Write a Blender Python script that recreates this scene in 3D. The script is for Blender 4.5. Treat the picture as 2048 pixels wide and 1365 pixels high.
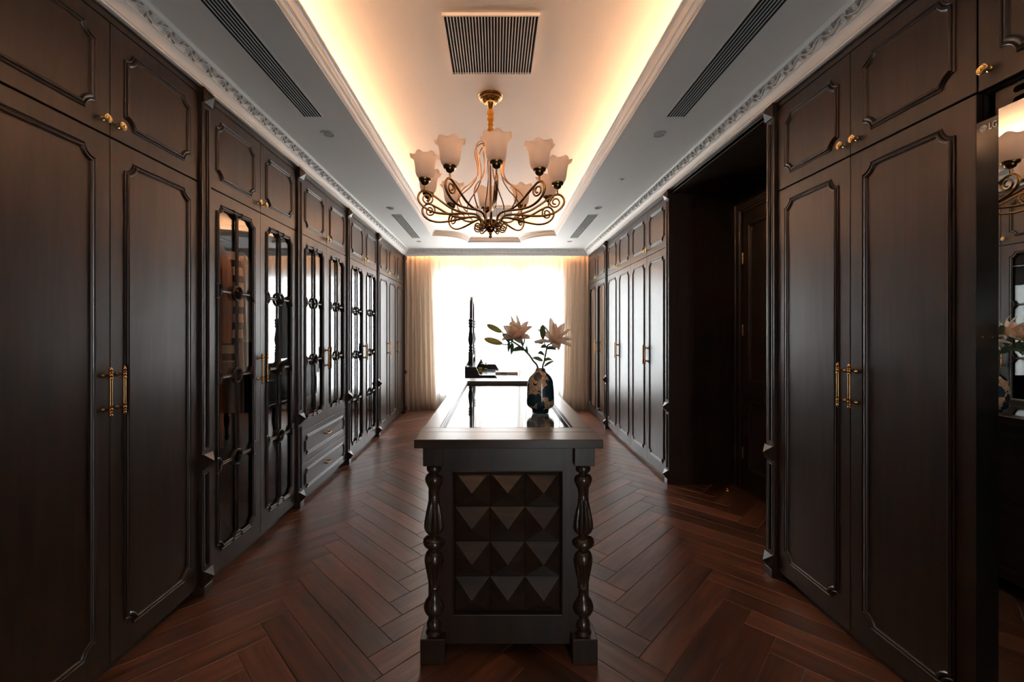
import bpy, bmesh, math, random
from mathutils import Vector, Matrix

random.seed(7)
for o in list(bpy.data.objects):
    bpy.data.objects.remove(o)
SC = bpy.context.scene
COL = SC.collection
PI = math.pi

# ------------------------------------------------------------------ camera, light, exposure
F = 840.0
CAMZ = 1.37
cam_d = bpy.data.cameras.new('camera')
cam_d.sensor_width = 36.0
cam_d.sensor_fit = 'HORIZONTAL'
cam_d.lens = 36.0 * F / 2048.0
cam_d.shift_x = (1024 - 991.5) / 2048.0
cam_d.shift_y = -(682.5 - 663.0) / 2048.0
cam_d.clip_start = 0.02
cam = bpy.data.objects.new('camera', cam_d)
cam.location = (0, 0, CAMZ)
cam.rotation_euler = (PI / 2, 0, 0)
COL.objects.link(cam)
SC.camera = cam

world = bpy.data.worlds.new('overcast_sky')
SC.world = world
world.use_nodes = True
bg = world.node_tree.nodes['Background']
bg.inputs[0].default_value = (0.93, 0.97, 1.0, 1)
bg.inputs[1].default_value = 5.4

SC.view_settings.view_transform = 'Standard'
SC.view_settings.look = 'None'
SC.view_settings.gamma = 1.0
SC.view_settings.use_curve_mapping = False
SC.view_settings.exposure = 1.5

COVE_STRENGTH = 27.0
PELMET_STRENGTH = 26.0

# window opening (back wall)
WALL_Y = 7.42
WX0, WX1, WZ0, WZ1 = -1.09, 1.18, 0.28, 2.42
pl = bpy.data.lights.new('window_portal', 'AREA')
pl.shape = 'RECTANGLE'
pl.size = WX1 - WX0
pl.size_y = WZ1 - WZ0
pl.cycles.is_portal = True
po = bpy.data.objects.new('window_portal', pl)
po.location = ((WX0 + WX1) / 2, WALL_Y + 0.12, (WZ0 + WZ1) / 2)
po.rotation_euler = (-PI / 2, 0, 0)
COL.objects.link(po)
# glazed door in the wall behind the viewer
NX0, NX1, NZ1, NY = 0.62, 1.00, 2.25, -2.5
pl2 = bpy.data.lights.new('door_portal', 'AREA')
pl2.shape = 'RECTANGLE'
pl2.size = NX1 - NX0
pl2.size_y = NZ1
pl2.cycles.is_portal = True
po2 = bpy.data.objects.new('door_portal', pl2)
po2.location = ((NX0 + NX1) / 2, NY - 0.12, NZ1 / 2)
po2.rotation_euler = (PI / 2, 0, 0)
COL.objects.link(po2)

# ------------------------------------------------------------------ materials
MATS = {}

def new_mat(name):
    m = bpy.data.materials.new(name)
    m.use_nodes = True
    nt = m.node_tree
    for n in list(nt.nodes):
        nt.nodes.remove(n)
    out = nt.nodes.new('ShaderNodeOutputMaterial')
    MATS[name] = m
    return m, nt, out

def principled(nt, out, **kw):
    p = nt.nodes.new('ShaderNodeBsdfPrincipled')
    for k, v in kw.items():
        p.inputs[k].default_value = v
    nt.links.new(p.outputs[0], out.inputs[0])
    return p

def simple(name, col, rough=0.5, metal=0.0, **kw):
    m, nt, out = new_mat(name)
    principled(nt, out, **{'Base Color': (*col, 1), 'Roughness': rough, 'Metallic': metal}, **kw)
    return m

def wood(name, c1, c2, rough, scale=(14, 14, 0.9), bump=0.04, coat=0.0, spec=0.5, vary=0.0, big=None, contrast=(0.35, 0.68)):
    """dark stained timber: stretched noise grain, offset for each object"""
    m, nt, out = new_mat(name)
    p = principled(nt, out, Roughness=rough)
    p.inputs['Specular IOR Level'].default_value = spec
    p.inputs['Coat Weight'].default_value = coat
    p.inputs['Coat Roughness'].default_value = 0.18
    tc = nt.nodes.new('ShaderNodeTexCoord')
    oi = nt.nodes.new('ShaderNodeObjectInfo')
    mp = nt.nodes.new('ShaderNodeMapping')
    mp.inputs['Scale'].default_value = scale
    nt.links.new(tc.outputs['Object'], mp.inputs['Vector'])
    mul = nt.nodes.new('ShaderNodeMath'); mul.operation = 'MULTIPLY'; mul.inputs[1].default_value = 37.0
    nt.links.new(oi.outputs['Random'], mul.inputs[0])
    n1 = nt.nodes.new('ShaderNodeTexNoise'); n1.noise_dimensions = '4D'
    n1.inputs['Scale'].default_value = 2.2
    n1.inputs['Detail'].default_value = 6
    n1.inputs['Roughness'].default_value = 0.62
    n1.inputs['Distortion'].default_value = 0.6
    nt.links.new(mp.outputs[0], n1.inputs['Vector'])
    nt.links.new(mul.outputs[0], n1.inputs['W'])
    ramp = nt.nodes.new('ShaderNodeValToRGB')
    ramp.color_ramp.elements[0].position = contrast[0]
    ramp.color_ramp.elements[0].color = (*c1, 1)
    ramp.color_ramp.elements[1].position = contrast[1]
    ramp.color_ramp.elements[1].color = (*c2, 1)
    nt.links.new(n1.outputs[0], ramp.inputs[0])
    colout = ramp.outputs[0]
    if vary:
        hsv = nt.nodes.new('ShaderNodeHueSaturation')
        mr = nt.nodes.new('ShaderNodeMapRange')
        mr.inputs[3].default_value = 1 - vary
        mr.inputs[4].default_value = 1 + vary
        nt.links.new(oi.outputs['Random'], mr.inputs[0])
        nt.links.new(mr.outputs[0], hsv.inputs['Value'])
        nt.links.new(colout, hsv.inputs['Color'])
        colout = hsv.outputs[0]
    nt.links.new(colout, p.inputs['Base Color'])
    bp = nt.nodes.new('ShaderNodeBump')
    bp.inputs['Strength'].default_value = bump
    bp.inputs['Distance'].default_value = 0.004
    nt.links.new(n1.outputs[0], bp.inputs['Height'])
    nt.links.new(bp.outputs[0], p.inputs['Normal'])
    return m

wood('cabinet_wood', (0.020, 0.0100, 0.0056), (0.043, 0.0220, 0.0120), 0.34, spec=0.70, bump=0.006)
wood('inner_wood', (0.012, 0.008, 0.006), (0.022, 0.014, 0.010), 0.6)
wood('turned_wood', (0.030, 0.015, 0.009), (0.060, 0.031, 0.018), 0.20, spec=0.85, bump=0.005)
wood('table_wood', (0.026, 0.016, 0.0105), (0.052, 0.031, 0.020), 0.28, scale=(1.0, 14, 14), bump=0.006)
wood('floor_wood', (0.050, 0.0180, 0.0100), (0.240, 0.086, 0.041), 0.29, scale=(0.8, 9, 9), bump=0.008, spec=0.95, vary=0.38, contrast=(0.30, 0.74))
simple('floor_base', (0.02, 0.01, 0.007), 0.7)
simple('brass', (0.54, 0.28, 0.10), 0.26, 1.0)
simple('brass_bright', (0.85, 0.58, 0.24), 0.28, 1.0)
simple('bronze', (0.42, 0.25, 0.10), 0.25, 1.0)
simple('dark_bronze', (0.26, 0.18, 0.09), 0.22, 1.0)
simple('chrome', (0.75, 0.75, 0.73), 0.18, 1.0)
simple('black', (0.006, 0.006, 0.006), 0.6)
simple('dark_duct', (0.004, 0.004, 0.004), 0.9)
simple('black_glass', (0.008, 0.009, 0.009), 0.12, 0.0)
simple('logo_grey', (0.92, 0.88, 0.82), 0.5)
simple('mirror', (0.86, 0.87, 0.86), 0.01, 1.0)
simple('styler_mirror', (0.62, 0.64, 0.63), 0.01, 1.0)
simple('lamp_lens', (0.30, 0.29, 0.27), 0.25)
simple('white_metal', (0.78, 0.78, 0.76), 0.4)
simple('window_white', (0.80, 0.81, 0.80), 0.4)
simple('vanity_wood', (0.022, 0.020, 0.018), 0.22)

def paint(name, col, rough=0.6, bump=0.02):
    m, nt, out = new_mat(name)
    p = principled(nt, out, Roughness=rough)
    p.inputs['Base Color'].default_value = (*col, 1)
    n = nt.nodes.new('ShaderNodeTexNoise'); n.inputs['Scale'].default_value = 180
    b = nt.nodes.new('ShaderNodeBump'); b.inputs['Strength'].default_value = bump; b.inputs['Distance'].default_value = 0.002
    nt.links.new(n.outputs[0], b.inputs['Height']); nt.links.new(b.outputs[0], p.inputs['Normal'])
    return m

paint('ceiling_paint', (0.83, 0.82, 0.79), 0.62)
paint('tray_paint', (0.81, 0.745, 0.67), 0.7)
paint('plaster_white', (0.86, 0.86, 0.84), 0.45)
paint('plaster_patina_shade', (0.46, 0.395, 0.335), 0.5)  # brownish leaf patina that also paints relief shading into the colour
paint('wall_paint', (0.74, 0.68, 0.60), 0.7)

def emission(name, col, s):
    m, nt, out = new_mat(name)
    e = nt.nodes.new('ShaderNodeEmission')
    e.inputs[0].default_value = (*col, 1); e.inputs[1].default_value = s
    nt.links.new(e.outputs[0], out.inputs[0])
    return m

emission('cove_led', (1.0, 0.55, 0.31), COVE_STRENGTH)
emission('pelmet_led', (1.0, 0.50, 0.24), PELMET_STRENGTH)

def thin_glass(name, tint=(1, 1, 1), ior=1.5):
    m, nt, out = new_mat(name)
    t = nt.nodes.new('ShaderNodeBsdfTransparent'); t.inputs[0].default_value = (*tint, 1)
    g = nt.nodes.new('ShaderNodeBsdfGlossy'); g.inputs['Roughness'].default_value = 0.0
    f = nt.nodes.new('ShaderNodeFresnel')
    # straight-through pane: both faces use the same index (no total reflection inside the sheet)
    gm = nt.nodes.new('ShaderNodeNewGeometry')
    ex = nt.nodes.new('ShaderNodeMath'); ex.operation = 'MULTIPLY_ADD'; ex.inputs[1].default_value = -2.0; ex.inputs[2].default_value = 1.0
    pw = nt.nodes.new('ShaderNodeMath'); pw.operation = 'POWER'; pw.inputs[0].default_value = ior
    nt.links.new(gm.outputs['Backfacing'], ex.inputs[0]); nt.links.new(ex.outputs[0], pw.inputs[1]); nt.links.new(pw.outputs[0], f.inputs[0])
    mx = nt.nodes.new('ShaderNodeMixShader')
    nt.links.new(f.outputs[0], mx.inputs[0]); nt.links.new(t.outputs[0], mx.inputs[1]); nt.links.new(g.outputs[0], mx.inputs[2])
    nt.links.new(mx.outputs[0], out.inputs[0])
    return m

thin_glass('cabinet_glass', (0.90, 0.90, 0.90), 1.65)
thin_glass('table_glass', (0.80, 0.81, 0.81), 1.65)
thin_glass('window_glass', (0.97, 0.98, 0.98), 1.45)
thin_glass('bottle_glass', (0.93, 0.93, 0.9), 1.45)

def cloth(name, col, transl=0.35, rough=0.9, transp=0.0, weave=0.0):
    m, nt, out = new_mat(name)
    d = nt.nodes.new('ShaderNodeBsdfDiffuse'); d.inputs[0].default_value = (*col, 1)
    t = nt.nodes.new('ShaderNodeBsdfTranslucent'); t.inputs[0].default_value = (*col, 1)
    mx = nt.nodes.new('ShaderNodeMixShader'); mx.inputs[0].default_value = transl
    nt.links.new(d.outputs[0], mx.inputs[1]); nt.links.new(t.outputs[0], mx.inputs[2])
    last = mx
    if transp:
        tr = nt.nodes.new('ShaderNodeBsdfTransparent')
        m2 = nt.nodes.new('ShaderNodeMixShader'); m2.inputs[0].default_value = transp
        nt.links.new(last.outputs[0], m2.inputs[1]); nt.links.new(tr.outputs[0], m2.inputs[2])
        last = m2
    if weave:
        tc = nt.nodes.new('ShaderNodeTexCoord')
        mp = nt.nodes.new('ShaderNodeMapping'); mp.inputs['Scale'].default_value = (300, 300, 40)
        n = nt.nodes.new('ShaderNodeTexNoise'); n.inputs['Scale'].default_value = 1.0; n.inputs['Detail'].default_value = 3
        b = nt.nodes.new('ShaderNodeBump'); b.inputs['Strength'].default_value = weave; b.inputs['Distance'].default_value = 0.003
        r = nt.nodes.new('ShaderNodeMixRGB'); r.blend_type = 'MULTIPLY'; r.inputs[0].default_value = 0.3
        r.inputs[1].default_value = (*col, 1)
        nt.links.new(tc.outputs['Object'], mp.inputs[0]); nt.links.new(mp.outputs[0], n.inputs['Vector'])
        nt.links.new(n.outputs[0], b.inputs['Height']); nt.links.new(b.outputs[0], d.inputs['Normal'])
        nt.links.new(n.outputs[0], r.inputs[2]); nt.links.new(r.outputs[0], d.inputs[0])
    nt.links.new(last.outputs[0], out.inputs[0])
    return m

cloth('drape_cloth', (0.90, 0.79, 0.68), 0.40, weave=0.25)
cloth('sheer_cloth', (0.93, 0.92, 0.90), 0.74, transp=0.22)
cloth('petal', (0.96, 0.82, 0.70), 0.55)
cloth('bud', (0.50, 0.46, 0.16), 0.30)
cloth('leaf', (0.10, 0.15, 0.085), 0.25)
cloth('leaf_light', (0.17, 0.21, 0.10), 0.30)
simple('stem', (0.075, 0.085, 0.05), 0.5)
cloth('rust_cloth', (0.36, 0.11, 0.045), 0.05, weave=0.2)
cloth('burgundy_cloth', (0.24, 0.05, 0.04), 0.05, weave=0.2)
cloth('taupe_cloth', (0.34, 0.26, 0.21), 0.05, weave=0.2)
cloth('gold_sleeve', (0.75, 0.34, 0.05), 0.15, weave=0.3)
simple('paper', (0.72, 0.60, 0.50), 0.6)
simple('print_dark', (0.12, 0.09, 0.08), 0.6)
simple('perfume', (0.75, 0.55, 0.05), 0.1)

def striped_mat():
    m, nt, out = new_mat('striped_cloth')
    p = principled(nt, out, Roughness=0.9)
    tc = nt.nodes.new('ShaderNodeTexCoord'); sep = nt.nodes.new('ShaderNodeSeparateXYZ')
    nt.links.new(tc.outputs['Object'], sep.inputs[0])
    mul = nt.nodes.new('ShaderNodeMath'); mul.operation = 'MULTIPLY'; mul.inputs[1].default_value = 10.5
    fr = nt.nodes.new('ShaderNodeMath'); fr.operation = 'FRACT'
    gt = nt.nodes.new('ShaderNodeMath'); gt.operation = 'GREATER_THAN'; gt.inputs[1].default_value = 0.55
    nt.links.new(sep.outputs[2], mul.inputs[0]); nt.links.new(mul.outputs[0], fr.inputs[0]); nt.links.new(fr.outputs[0], gt.inputs[0])
    mx = nt.nodes.new('ShaderNodeMixRGB')
    mx.inputs[1].default_value = (0.62, 0.38, 0.22, 1); mx.inputs[2].default_value = (0.012, 0.012, 0.012, 1)
    nt.links.new(gt.outputs[0], mx.inputs[0]); nt.links.new(mx.outputs[0], p.inputs['Base Color'])
striped_mat()

def shade_mat():
    m, nt, out = new_mat('frosted_shade')
    p = principled(nt, out, Roughness=0.5)
    p.inputs['Base Color'].default_value = (0.95, 0.86, 0.79, 1)
    t = nt.nodes.new('ShaderNodeBsdfTranslucent'); t.inputs[0].default_value = (0.96, 0.84, 0.76, 1)
    mx = nt.nodes.new('ShaderNodeMixShader'); mx.inputs[0].default_value = 0.5
    nt.links.new(p.outputs[0], mx.inputs[1]); nt.links.new(t.outputs[0], mx.inputs[2]); nt.links.new(mx.outputs[0], out.inputs[0])
shade_mat()

def vase_mat():
    """buff crackled ground with deep teal-blue painted blooms and thin dark lines"""
    m, nt, out = new_mat('vase_glaze')
    p = principled(nt, out, Roughness=0.12)
    p.inputs['Coat Weight'].default_value = 0.6
    p.inputs['Coat Roughness'].default_value = 0.05
    tc = nt.nodes.new('ShaderNodeTexCoord')
    mp = nt.nodes.new('ShaderNodeMapping'); mp.inputs['Location'].default_value = (3.1, 1.7, 0.4)
    nt.links.new(tc.outputs['Object'], mp.inputs[0])
    n = nt.nodes.new('ShaderNodeTexNoise'); n.inputs['Scale'].default_value = 30; n.inputs['Detail'].default_value = 2
    nt.links.new(mp.outputs[0], n.inputs['Vector'])
    add = nt.nodes.new('ShaderNodeMixRGB'); add.inputs[0].default_value = 0.035
    nt.links.new(mp.outputs[0], add.inputs[1]); nt.links.new(n.outputs[1], add.inputs[2])
    v = nt.nodes.new('ShaderNodeTexVoronoi'); v.inputs['Scale'].default_value = 17
    nt.links.new(add.outputs[0], v.inputs['Vector'])
    lt = nt.nodes.new('ShaderNodeMath'); lt.operation = 'LESS_THAN'; lt.inputs[1].default_value = 0.55
    nt.links.new(v.outputs['Distance'], lt.inputs[0])
    v2 = nt.nodes.new('ShaderNodeTexVoronoi'); v2.feature = 'DISTANCE_TO_EDGE'; v2.inputs['Scale'].default_value = 34
    nt.links.new(mp.outputs[0], v2.inputs['Vector'])
    lt2 = nt.nodes.new('ShaderNodeMath'); lt2.operation = 'LESS_THAN'; lt2.inputs[1].default_value = 0.028
    nt.links.new(v2.outputs['Distance'], lt2.inputs[0])
    n2 = nt.nodes.new('ShaderNodeTexNoise'); n2.inputs['Scale'].default_value = 60
    nt.links.new(mp.outputs[0], n2.inputs['Vector'])
    buff = nt.nodes.new('ShaderNodeMixRGB'); buff.inputs[1].default_value = (0.55, 0.35, 0.20, 1); buff.inputs[2].default_value = (0.80, 0.57, 0.38, 1)
    nt.links.new(n2.outputs[0], buff.inputs[0])
    c1 = nt.nodes.new('ShaderNodeMixRGB'); c1.inputs[2].default_value = (0.03, 0.025, 0.025, 1)
    nt.links.new(lt2.outputs[0], c1.inputs[0]); nt.links.new(buff.outputs[0], c1.inputs[1])
    teal = nt.nodes.new('ShaderNodeMixRGB'); teal.inputs[1].default_value = (0.008, 0.03, 0.045, 1); teal.inputs[2].default_value = (0.02, 0.065, 0.085, 1)
    nt.links.new(n2.outputs[0], teal.inputs[0])
    c2 = nt.nodes.new('ShaderNodeMixRGB')
    nt.links.new(lt.outputs[0], c2.inputs[0]); nt.links.new(c1.outputs[0], c2.inputs[1]); nt.links.new(teal.outputs[0], c2.inputs[2])
    nt.links.new(c2.outputs[0], p.inputs['Base Color'])
vase_mat()

# ------------------------------------------------------------------ mesh helpers
class MB:
    def __init__(s):
        s.v = []; s.f = []

    def add(s, verts, faces):
        b = len(s.v)
        s.v += [tuple(v) for v in verts]
        s.f += [tuple(b + i for i in f) for f in faces]
        return s

    def box(s, x0, x1, y0, y1, z0, z1, c=0.0):
        if x0 > x1: x0, x1 = x1, x0
        if y0 > y1: y0, y1 = y1, y0
        if z0 > z1: z0, z1 = z1, z0
        if c <= 0:
            v = [(x, y, z) for x in (x0, x1) for y in (y0, y1) for z in (z0, z1)]
            return s.add(v, [(0, 1, 3, 2), (4, 6, 7, 5), (0, 4, 5, 1), (2, 3, 7, 6), (0, 2, 6, 4), (1, 5, 7, 3)])
        lo = (x0, y0, z0); hi = (x1, y1, z1)
        idx = {}; v = []
        for cx in (0, 1):
            for cy in (0, 1):
                for cz in (0, 1):
                    cc = (cx, cy, cz)
                    for a in range(3):
                        p = [0, 0, 0]
                        for k in range(3):
                            e = hi[k] if cc[k] else lo[k]
                            if k != a:
                                e += (-c if cc[k] else c)
                            p[k] = e
                        idx[(cc, a)] = len(v); v.append(tuple(p))
        f = []
        for a in range(3):
            b, d = [(1, 2), (0, 2), (0, 1)][a]
            for sde in (0, 1):
                q = []
                for (i, j) in ((0, 0), (1, 0), (1, 1), (0, 1)):
                    cc = [0, 0, 0]; cc[a] = sde; cc[b] = i; cc[d] = j
                    q.append(idx[(tuple(cc), a)])
                f.append(tuple(q))
            # edges running along axis a
            for i in (0, 1):
                for j in (0, 1):
                    c0 = [0, 0, 0]; c0[b] = i; c0[d] = j
                    c1 = list(c0); c1[a] = 1
                    c0 = tuple(c0); c1 = tuple(c1)
                    f.append((idx[(c0, b)], idx[(c1, b)], idx[(c1, d)], idx[(c0, d)]))
        for cx in (0, 1):
            for cy in (0, 1):
                for cz in (0, 1):
                    cc = (cx, cy, cz)
                    f.append((idx[(cc, 0)], idx[(cc, 1)], idx[(cc, 2)]))
        return s.add(v, f)

    def lathe(s, prof, n=24, c=(0, 0, 0), axis='z', mod=None, a0=0.0, a1=2 * PI):
        """prof: (r, h) pairs; mod(angle, i) multiplies the radius"""
        full = abs(a1 - a0 - 2 * PI) < 1e-6
        m = n if full else n + 1
        v = []
        for i, (r, h) in enumerate(prof):
            for k in range(m):
                a = a0 + (a1 - a0) * k / n
                rr = r * (mod(a, i) if mod else 1)
                p = (rr * math.cos(a), rr * math.sin(a), h)
                if axis == 'y': p = (p[0], -p[2], p[1])
                elif axis == 'x': p = (p[2], p[0], p[1])
                v.append((p[0] + c[0], p[1] + c[1], p[2] + c[2]))
        f = []
        for i in range(len(prof) - 1):
            for k in range(n):
                k2 = (k + 1) % m
                f.append((i * m + k, i * m + k2, (i + 1) * m + k2, (i + 1) * m + k))
        if full:
            if prof[0][0] > 1e-6: f.append(tuple(range(m - 1, -1, -1)))
            if prof[-1][0] > 1e-6: f.append(tuple(range((len(prof) - 1) * m, len(prof) * m)))
        return s.add(v, f)

    def tube(s, pts, r, n=8, caps=True):
        pts = [Vector(p) for p in pts]
        N = len(pts)
        rs = r if isinstance(r, (list, tuple)) else [r] * N
        t0 = (pts[1] - pts[0]).normalized()
        up = Vector((0, 0, 1)) if abs(t0.z) < 0.9 else Vector((1, 0, 0))
        nrm = (up - t0 * up.dot(t0)).normalized()
        v = []
        for i, p in enumerate(pts):
            t = (pts[min(i + 1, N - 1)] - pts[max(i - 1, 0)])
            t = t.normalized() if t.length > 1e-9 else t0
            nrm = nrm - t * nrm.dot(t)
            nrm = nrm.normalized() if nrm.length > 1e-6 else Vector((1, 0, 0))
            bn = t.cross(nrm)
            for k in range(n):
                a = 2 * PI * k / n
                v.append(p + (nrm * math.cos(a) + bn * math.sin(a)) * rs[i])
        f = []
        for i in range(N - 1):
            for k in range(n):
                k2 = (k + 1) % n
                f.append((i * n + k, i * n + k2, (i + 1) * n + k2, (i + 1) * n + k))
        if caps:
            f.append(tuple(range(n - 1, -1, -1)))
            f.append(tuple(range((N - 1) * n, N * n)))
        return s.add(v, f)

    def sweep(s, path, prof, closed, mapf, closeprof=False):
        """path: 2D points; prof: (left offset, out) pairs; mitred joints"""
        N = len(path); M = len(prof)
        v = []
        for i in range(N):
            p = Vector(path[i])
            def nrm(a, b):
                d = (Vector(path[b]) - Vector(path[a])).normalized()
                return Vector((-d.y, d.x))
            if closed:
                n1 = nrm((i - 1) % N, i); n2 = nrm(i, (i + 1) % N)
            else:
                n1 = nrm(max(i - 1, 0), max(i, 1)); n2 = nrm(min(i, N - 2), min(i + 1, N - 1))
            m = (n1 + n2) / max(0.3, 1 + n1.dot(n2))
            for (o, h) in prof:
                q = p + m * o
                v.append(mapf(q.x, q.y, h))
        f = []
        K = N if closed else N - 1
        MM = M if closeprof else M - 1
        for i in range(K):
            j = (i + 1) % N
            for k in range(MM):
                k2 = (k + 1) % M
                f.append((i * M + k, i * M + k2, j * M + k2, j * M + k))
        if closeprof and not closed:
            f.append(tuple(range(M - 1, -1, -1)))
            f.append(tuple(range((N - 1) * M, N * M)))
        return s.add(v, f)

    def prism(s, poly, mapf, h0, h1):
        n = len(poly)
        v = [mapf(p[0], p[1], h0) for p in poly] + [mapf(p[0], p[1], h1) for p in poly]
        f = [tuple(range(n)), tuple(range(2 * n - 1, n - 1, -1))]
        for i in range(n):
            j = (i + 1) % n
            f.append((i, j, n + j, n + i))
        return s.add(v, f)

    def grid(s, nu, nv, fn, wrap=False):
        v = [fn(i / (nu - 1), j / (nv - 1)) for i in range(nu) for j in range(nv)]
        f = [(i * nv + j, i * nv + j + 1, (i + 1) * nv + j + 1, (i + 1) * nv + j) for i in range(nu - 1) for j in range(nv - 1)]
        return s.add(v, f)

    def plate(s, outer, holes, mapf, h0, h1):
        """flat plate between h0 and h1 with holes (2D loops)"""
        bm = bmesh.new()
        loops = [outer] + holes
        edges = []; vid = {}
        base = []
        for lp in loops:
            vs = [bm.verts.new((p[0], p[1], 0)) for p in lp]
            base.append(vs)
            for i in range(len(vs)):
                edges.append(bm.edges.new((vs[i], vs[(i + 1) % len(vs)])))
        bmesh.ops.triangle_fill(bm, edges=edges, use_beauty=True, use_dissolve=False)
        bm.verts.index_update()
        bv = [v.co.copy() for v in bm.verts]
        tris = [[v.index for v in f.verts] for f in bm.faces]
        lidx = [[v.index for v in vs] for vs in base]
        bm.free()
        n = len(bv)
        v = [mapf(p.x, p.y, h0) for p in bv] + [mapf(p.x, p.y, h1) for p in bv]
        f = [tuple(t) for t in tris] + [tuple(n + i for i in reversed(t)) for t in tris]
        for lp in lidx:
            m = len(lp)
            for i in range(m):
                a, b = lp[i], lp[(i + 1) % m]
                f.append((a, b, n + b, n + a))
        return s.add(v, f)

    def mesh(s, name, smooth=None):
        me = bpy.data.meshes.new(name)
        me.from_pydata(s.v, [], s.f)
        bm = bmesh.new(); bm.from_mesh(me)
        bmesh.ops.recalc_face_normals(bm, faces=bm.faces)
        bm.to_mesh(me); bm.free()
        if smooth is not None:
            me.polygons.foreach_set('use_smooth', [True] * len(me.polygons))
            me.set_sharp_from_angle(angle=math.radians(smooth))
        me.update()
        return me

    def build(s, name, mat, parent=None, smooth=None, loc=None, rot=None):
        me = s.mesh(name, smooth)
        me.materials.append(MATS[mat])
        return put(name, me, parent, loc, rot)


def put(name, me, parent=None, loc=None, rot=None):
    o = bpy.data.objects.new(name, me)
    COL.objects.link(o)
    if parent is not None: o.parent = parent
    if loc is not None: o.location = loc
    if rot is not None: o.rotation_euler = rot
    return o

def tag(o, label=None, cat=None, group=None, kind=None):
    if label: o['label'] = label
    if cat: o['category'] = cat
    if group: o['group'] = group
    if kind: o['kind'] = kind
    return o

def thing(name, label, cat, loc=(0, 0, 0), rot=(0, 0, 0), group=None):
    o = bpy.data.objects.new(name, None)
    o.empty_display_size = 0.1
    COL.objects.link(o)
    o.location = loc; o.rotation_euler = rot
    return tag(o, label, cat, group)

def struct(name, label=None, cat=None):
    o = bpy.data.objects.new(name, None)
    o.empty_display_size = 0.1
    COL.objects.link(o)
    return tag(o, label, cat, kind='structure')

def sgrp(o, label, cat):
    return tag(o, label, cat, kind='structure')

def copy_tree(o, parent=None):
    c = o.copy(); COL.objects.link(c); c.parent = parent
    for ch in o.children:
        copy_tree(ch, c)
    return c

XZ = lambda a, b, h: (a, -h, b)       # plane facing -y
XY = lambda a, b, h: (a, b, h)
YZ = lambda a, b, h: (h, a, b)

def P3(x, y, Y):
    """photo pixel at depth Y -> world point (for measuring)"""
    return Vector(((x - 991.5) / F * Y, Y, CAMZ - (y - 663.0) / F * Y))

def smoothpts(ctrl, n=8):
    """Catmull-Rom through control points"""
    c = [Vector(p) for p in ctrl]
    out = []
    for i in range(len(c) - 1):
        p0 = c[max(i - 1, 0)]; p1 = c[i]; p2 = c[i + 1]; p3 = c[min(i + 2, len(c) - 1)]
        for k in range(n):
            t = k / n
            out.append(0.5 * ((2 * p1) + (p2 - p0) * t + (2 * p0 - 5 * p1 + 4 * p2 - p3) * t * t + (3 * p1 - p0 - 3 * p2 + p3) * t ** 3))
    out.append(c[-1])
    return out

# ------------------------------------------------------------------ room shell
XL, XR = -1.535, 1.56            # faces of the wardrobes
WXL, WXR = -2.17, 2.17           # the walls behind them
YN = NY                        # wall behind the camera
ZSOF, ZTOP = 2.753, 3.02         # soffit, raised tray ceiling
ZDT = 2.60                       # top of upper doors
ZCOR = 2.64                      # cornice lip

# floor: base slab + herringbone planks
fl = struct('floor', 'reddish brown herringbone timber floor', 'floor')
MB().box(WXL, WXR, YN, WALL_Y + 0.1, -0.06, -0.012).build('subfloor', 'floor_base', fl)
PW, PL = 0.126, 0.804
E1 = Vector((1, -1)) / math.sqrt(2); E2 = Vector((1, 1)) / math.sqrt(2)
OX, OY = -1.107, 2.329

def clip_poly(poly, x0, x1, y0, y1):
    def cl(p, inside, inter):
        out = []
        for i in range(len(p)):
            a, b = p[i - 1], p[i]
            ia, ib = inside(a), inside(b)
            if ib:
                if not ia: out.append(inter(a, b))
                out.append(b)
            elif ia: out.append(inter(a, b))
        return out
    def ix(c):
        return lambda a, b: a + (b - a) * ((c - a.x) / (b.x - a.x))
    def iy(c):
        return lambda a, b: a + (b - a) * ((c - a.y) / (b.y - a.y))
    for ins, it in ((lambda p: p.x >= x0, ix(x0)), (lambda p: p.x <= x1, ix(x1)), (lambda p: p.y >= y0, iy(y0)), (lambda p: p.y <= y1, iy(y1))):
        if poly: poly = cl(poly, ins, it)
    return poly

def plank_mesh(mb, poly, ctr, ang, world=False):
    """bevelled board from a 2D polygon; local x runs along the board"""
    ca, sa = math.cos(-ang), math.sin(-ang)
    q = []
    for p in poly:
        d = p - ctr
        q.append(Vector((d.x * ca - d.y * sa, d.x * sa + d.y * ca)))
    # clean duplicates and make CCW
    r = []
    for p in q:
        if not r or (p - r[-1]).length > 1e-4: r.append(p)
    if (r[0] - r[-1]).length < 1e-4: r.pop()
    if len(r) < 3: return False
    area = sum(r[i - 1].x * r[i].y - r[i].x * r[i - 1].y for i in range(len(r)))
    if abs(area) < 0.002: return False
    if area < 0: r.reverse()
    n = len(r)
    if world:
        mp = lambda x, y, h: (ctr.x + x * ca + y * sa, ctr.y - x * sa + y * ca, h)
    else:
        mp = XY
    b = len(mb.v)
    mb.sweep([(p.x, p.y) for p in r], [(0.0004, -0.012), (0.0004, -0.0016), (0.0022, 0.0)], True, mp)
    mb.f.append(tuple(b + i * 3 + 2 for i in range(n)))
    return True

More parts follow.
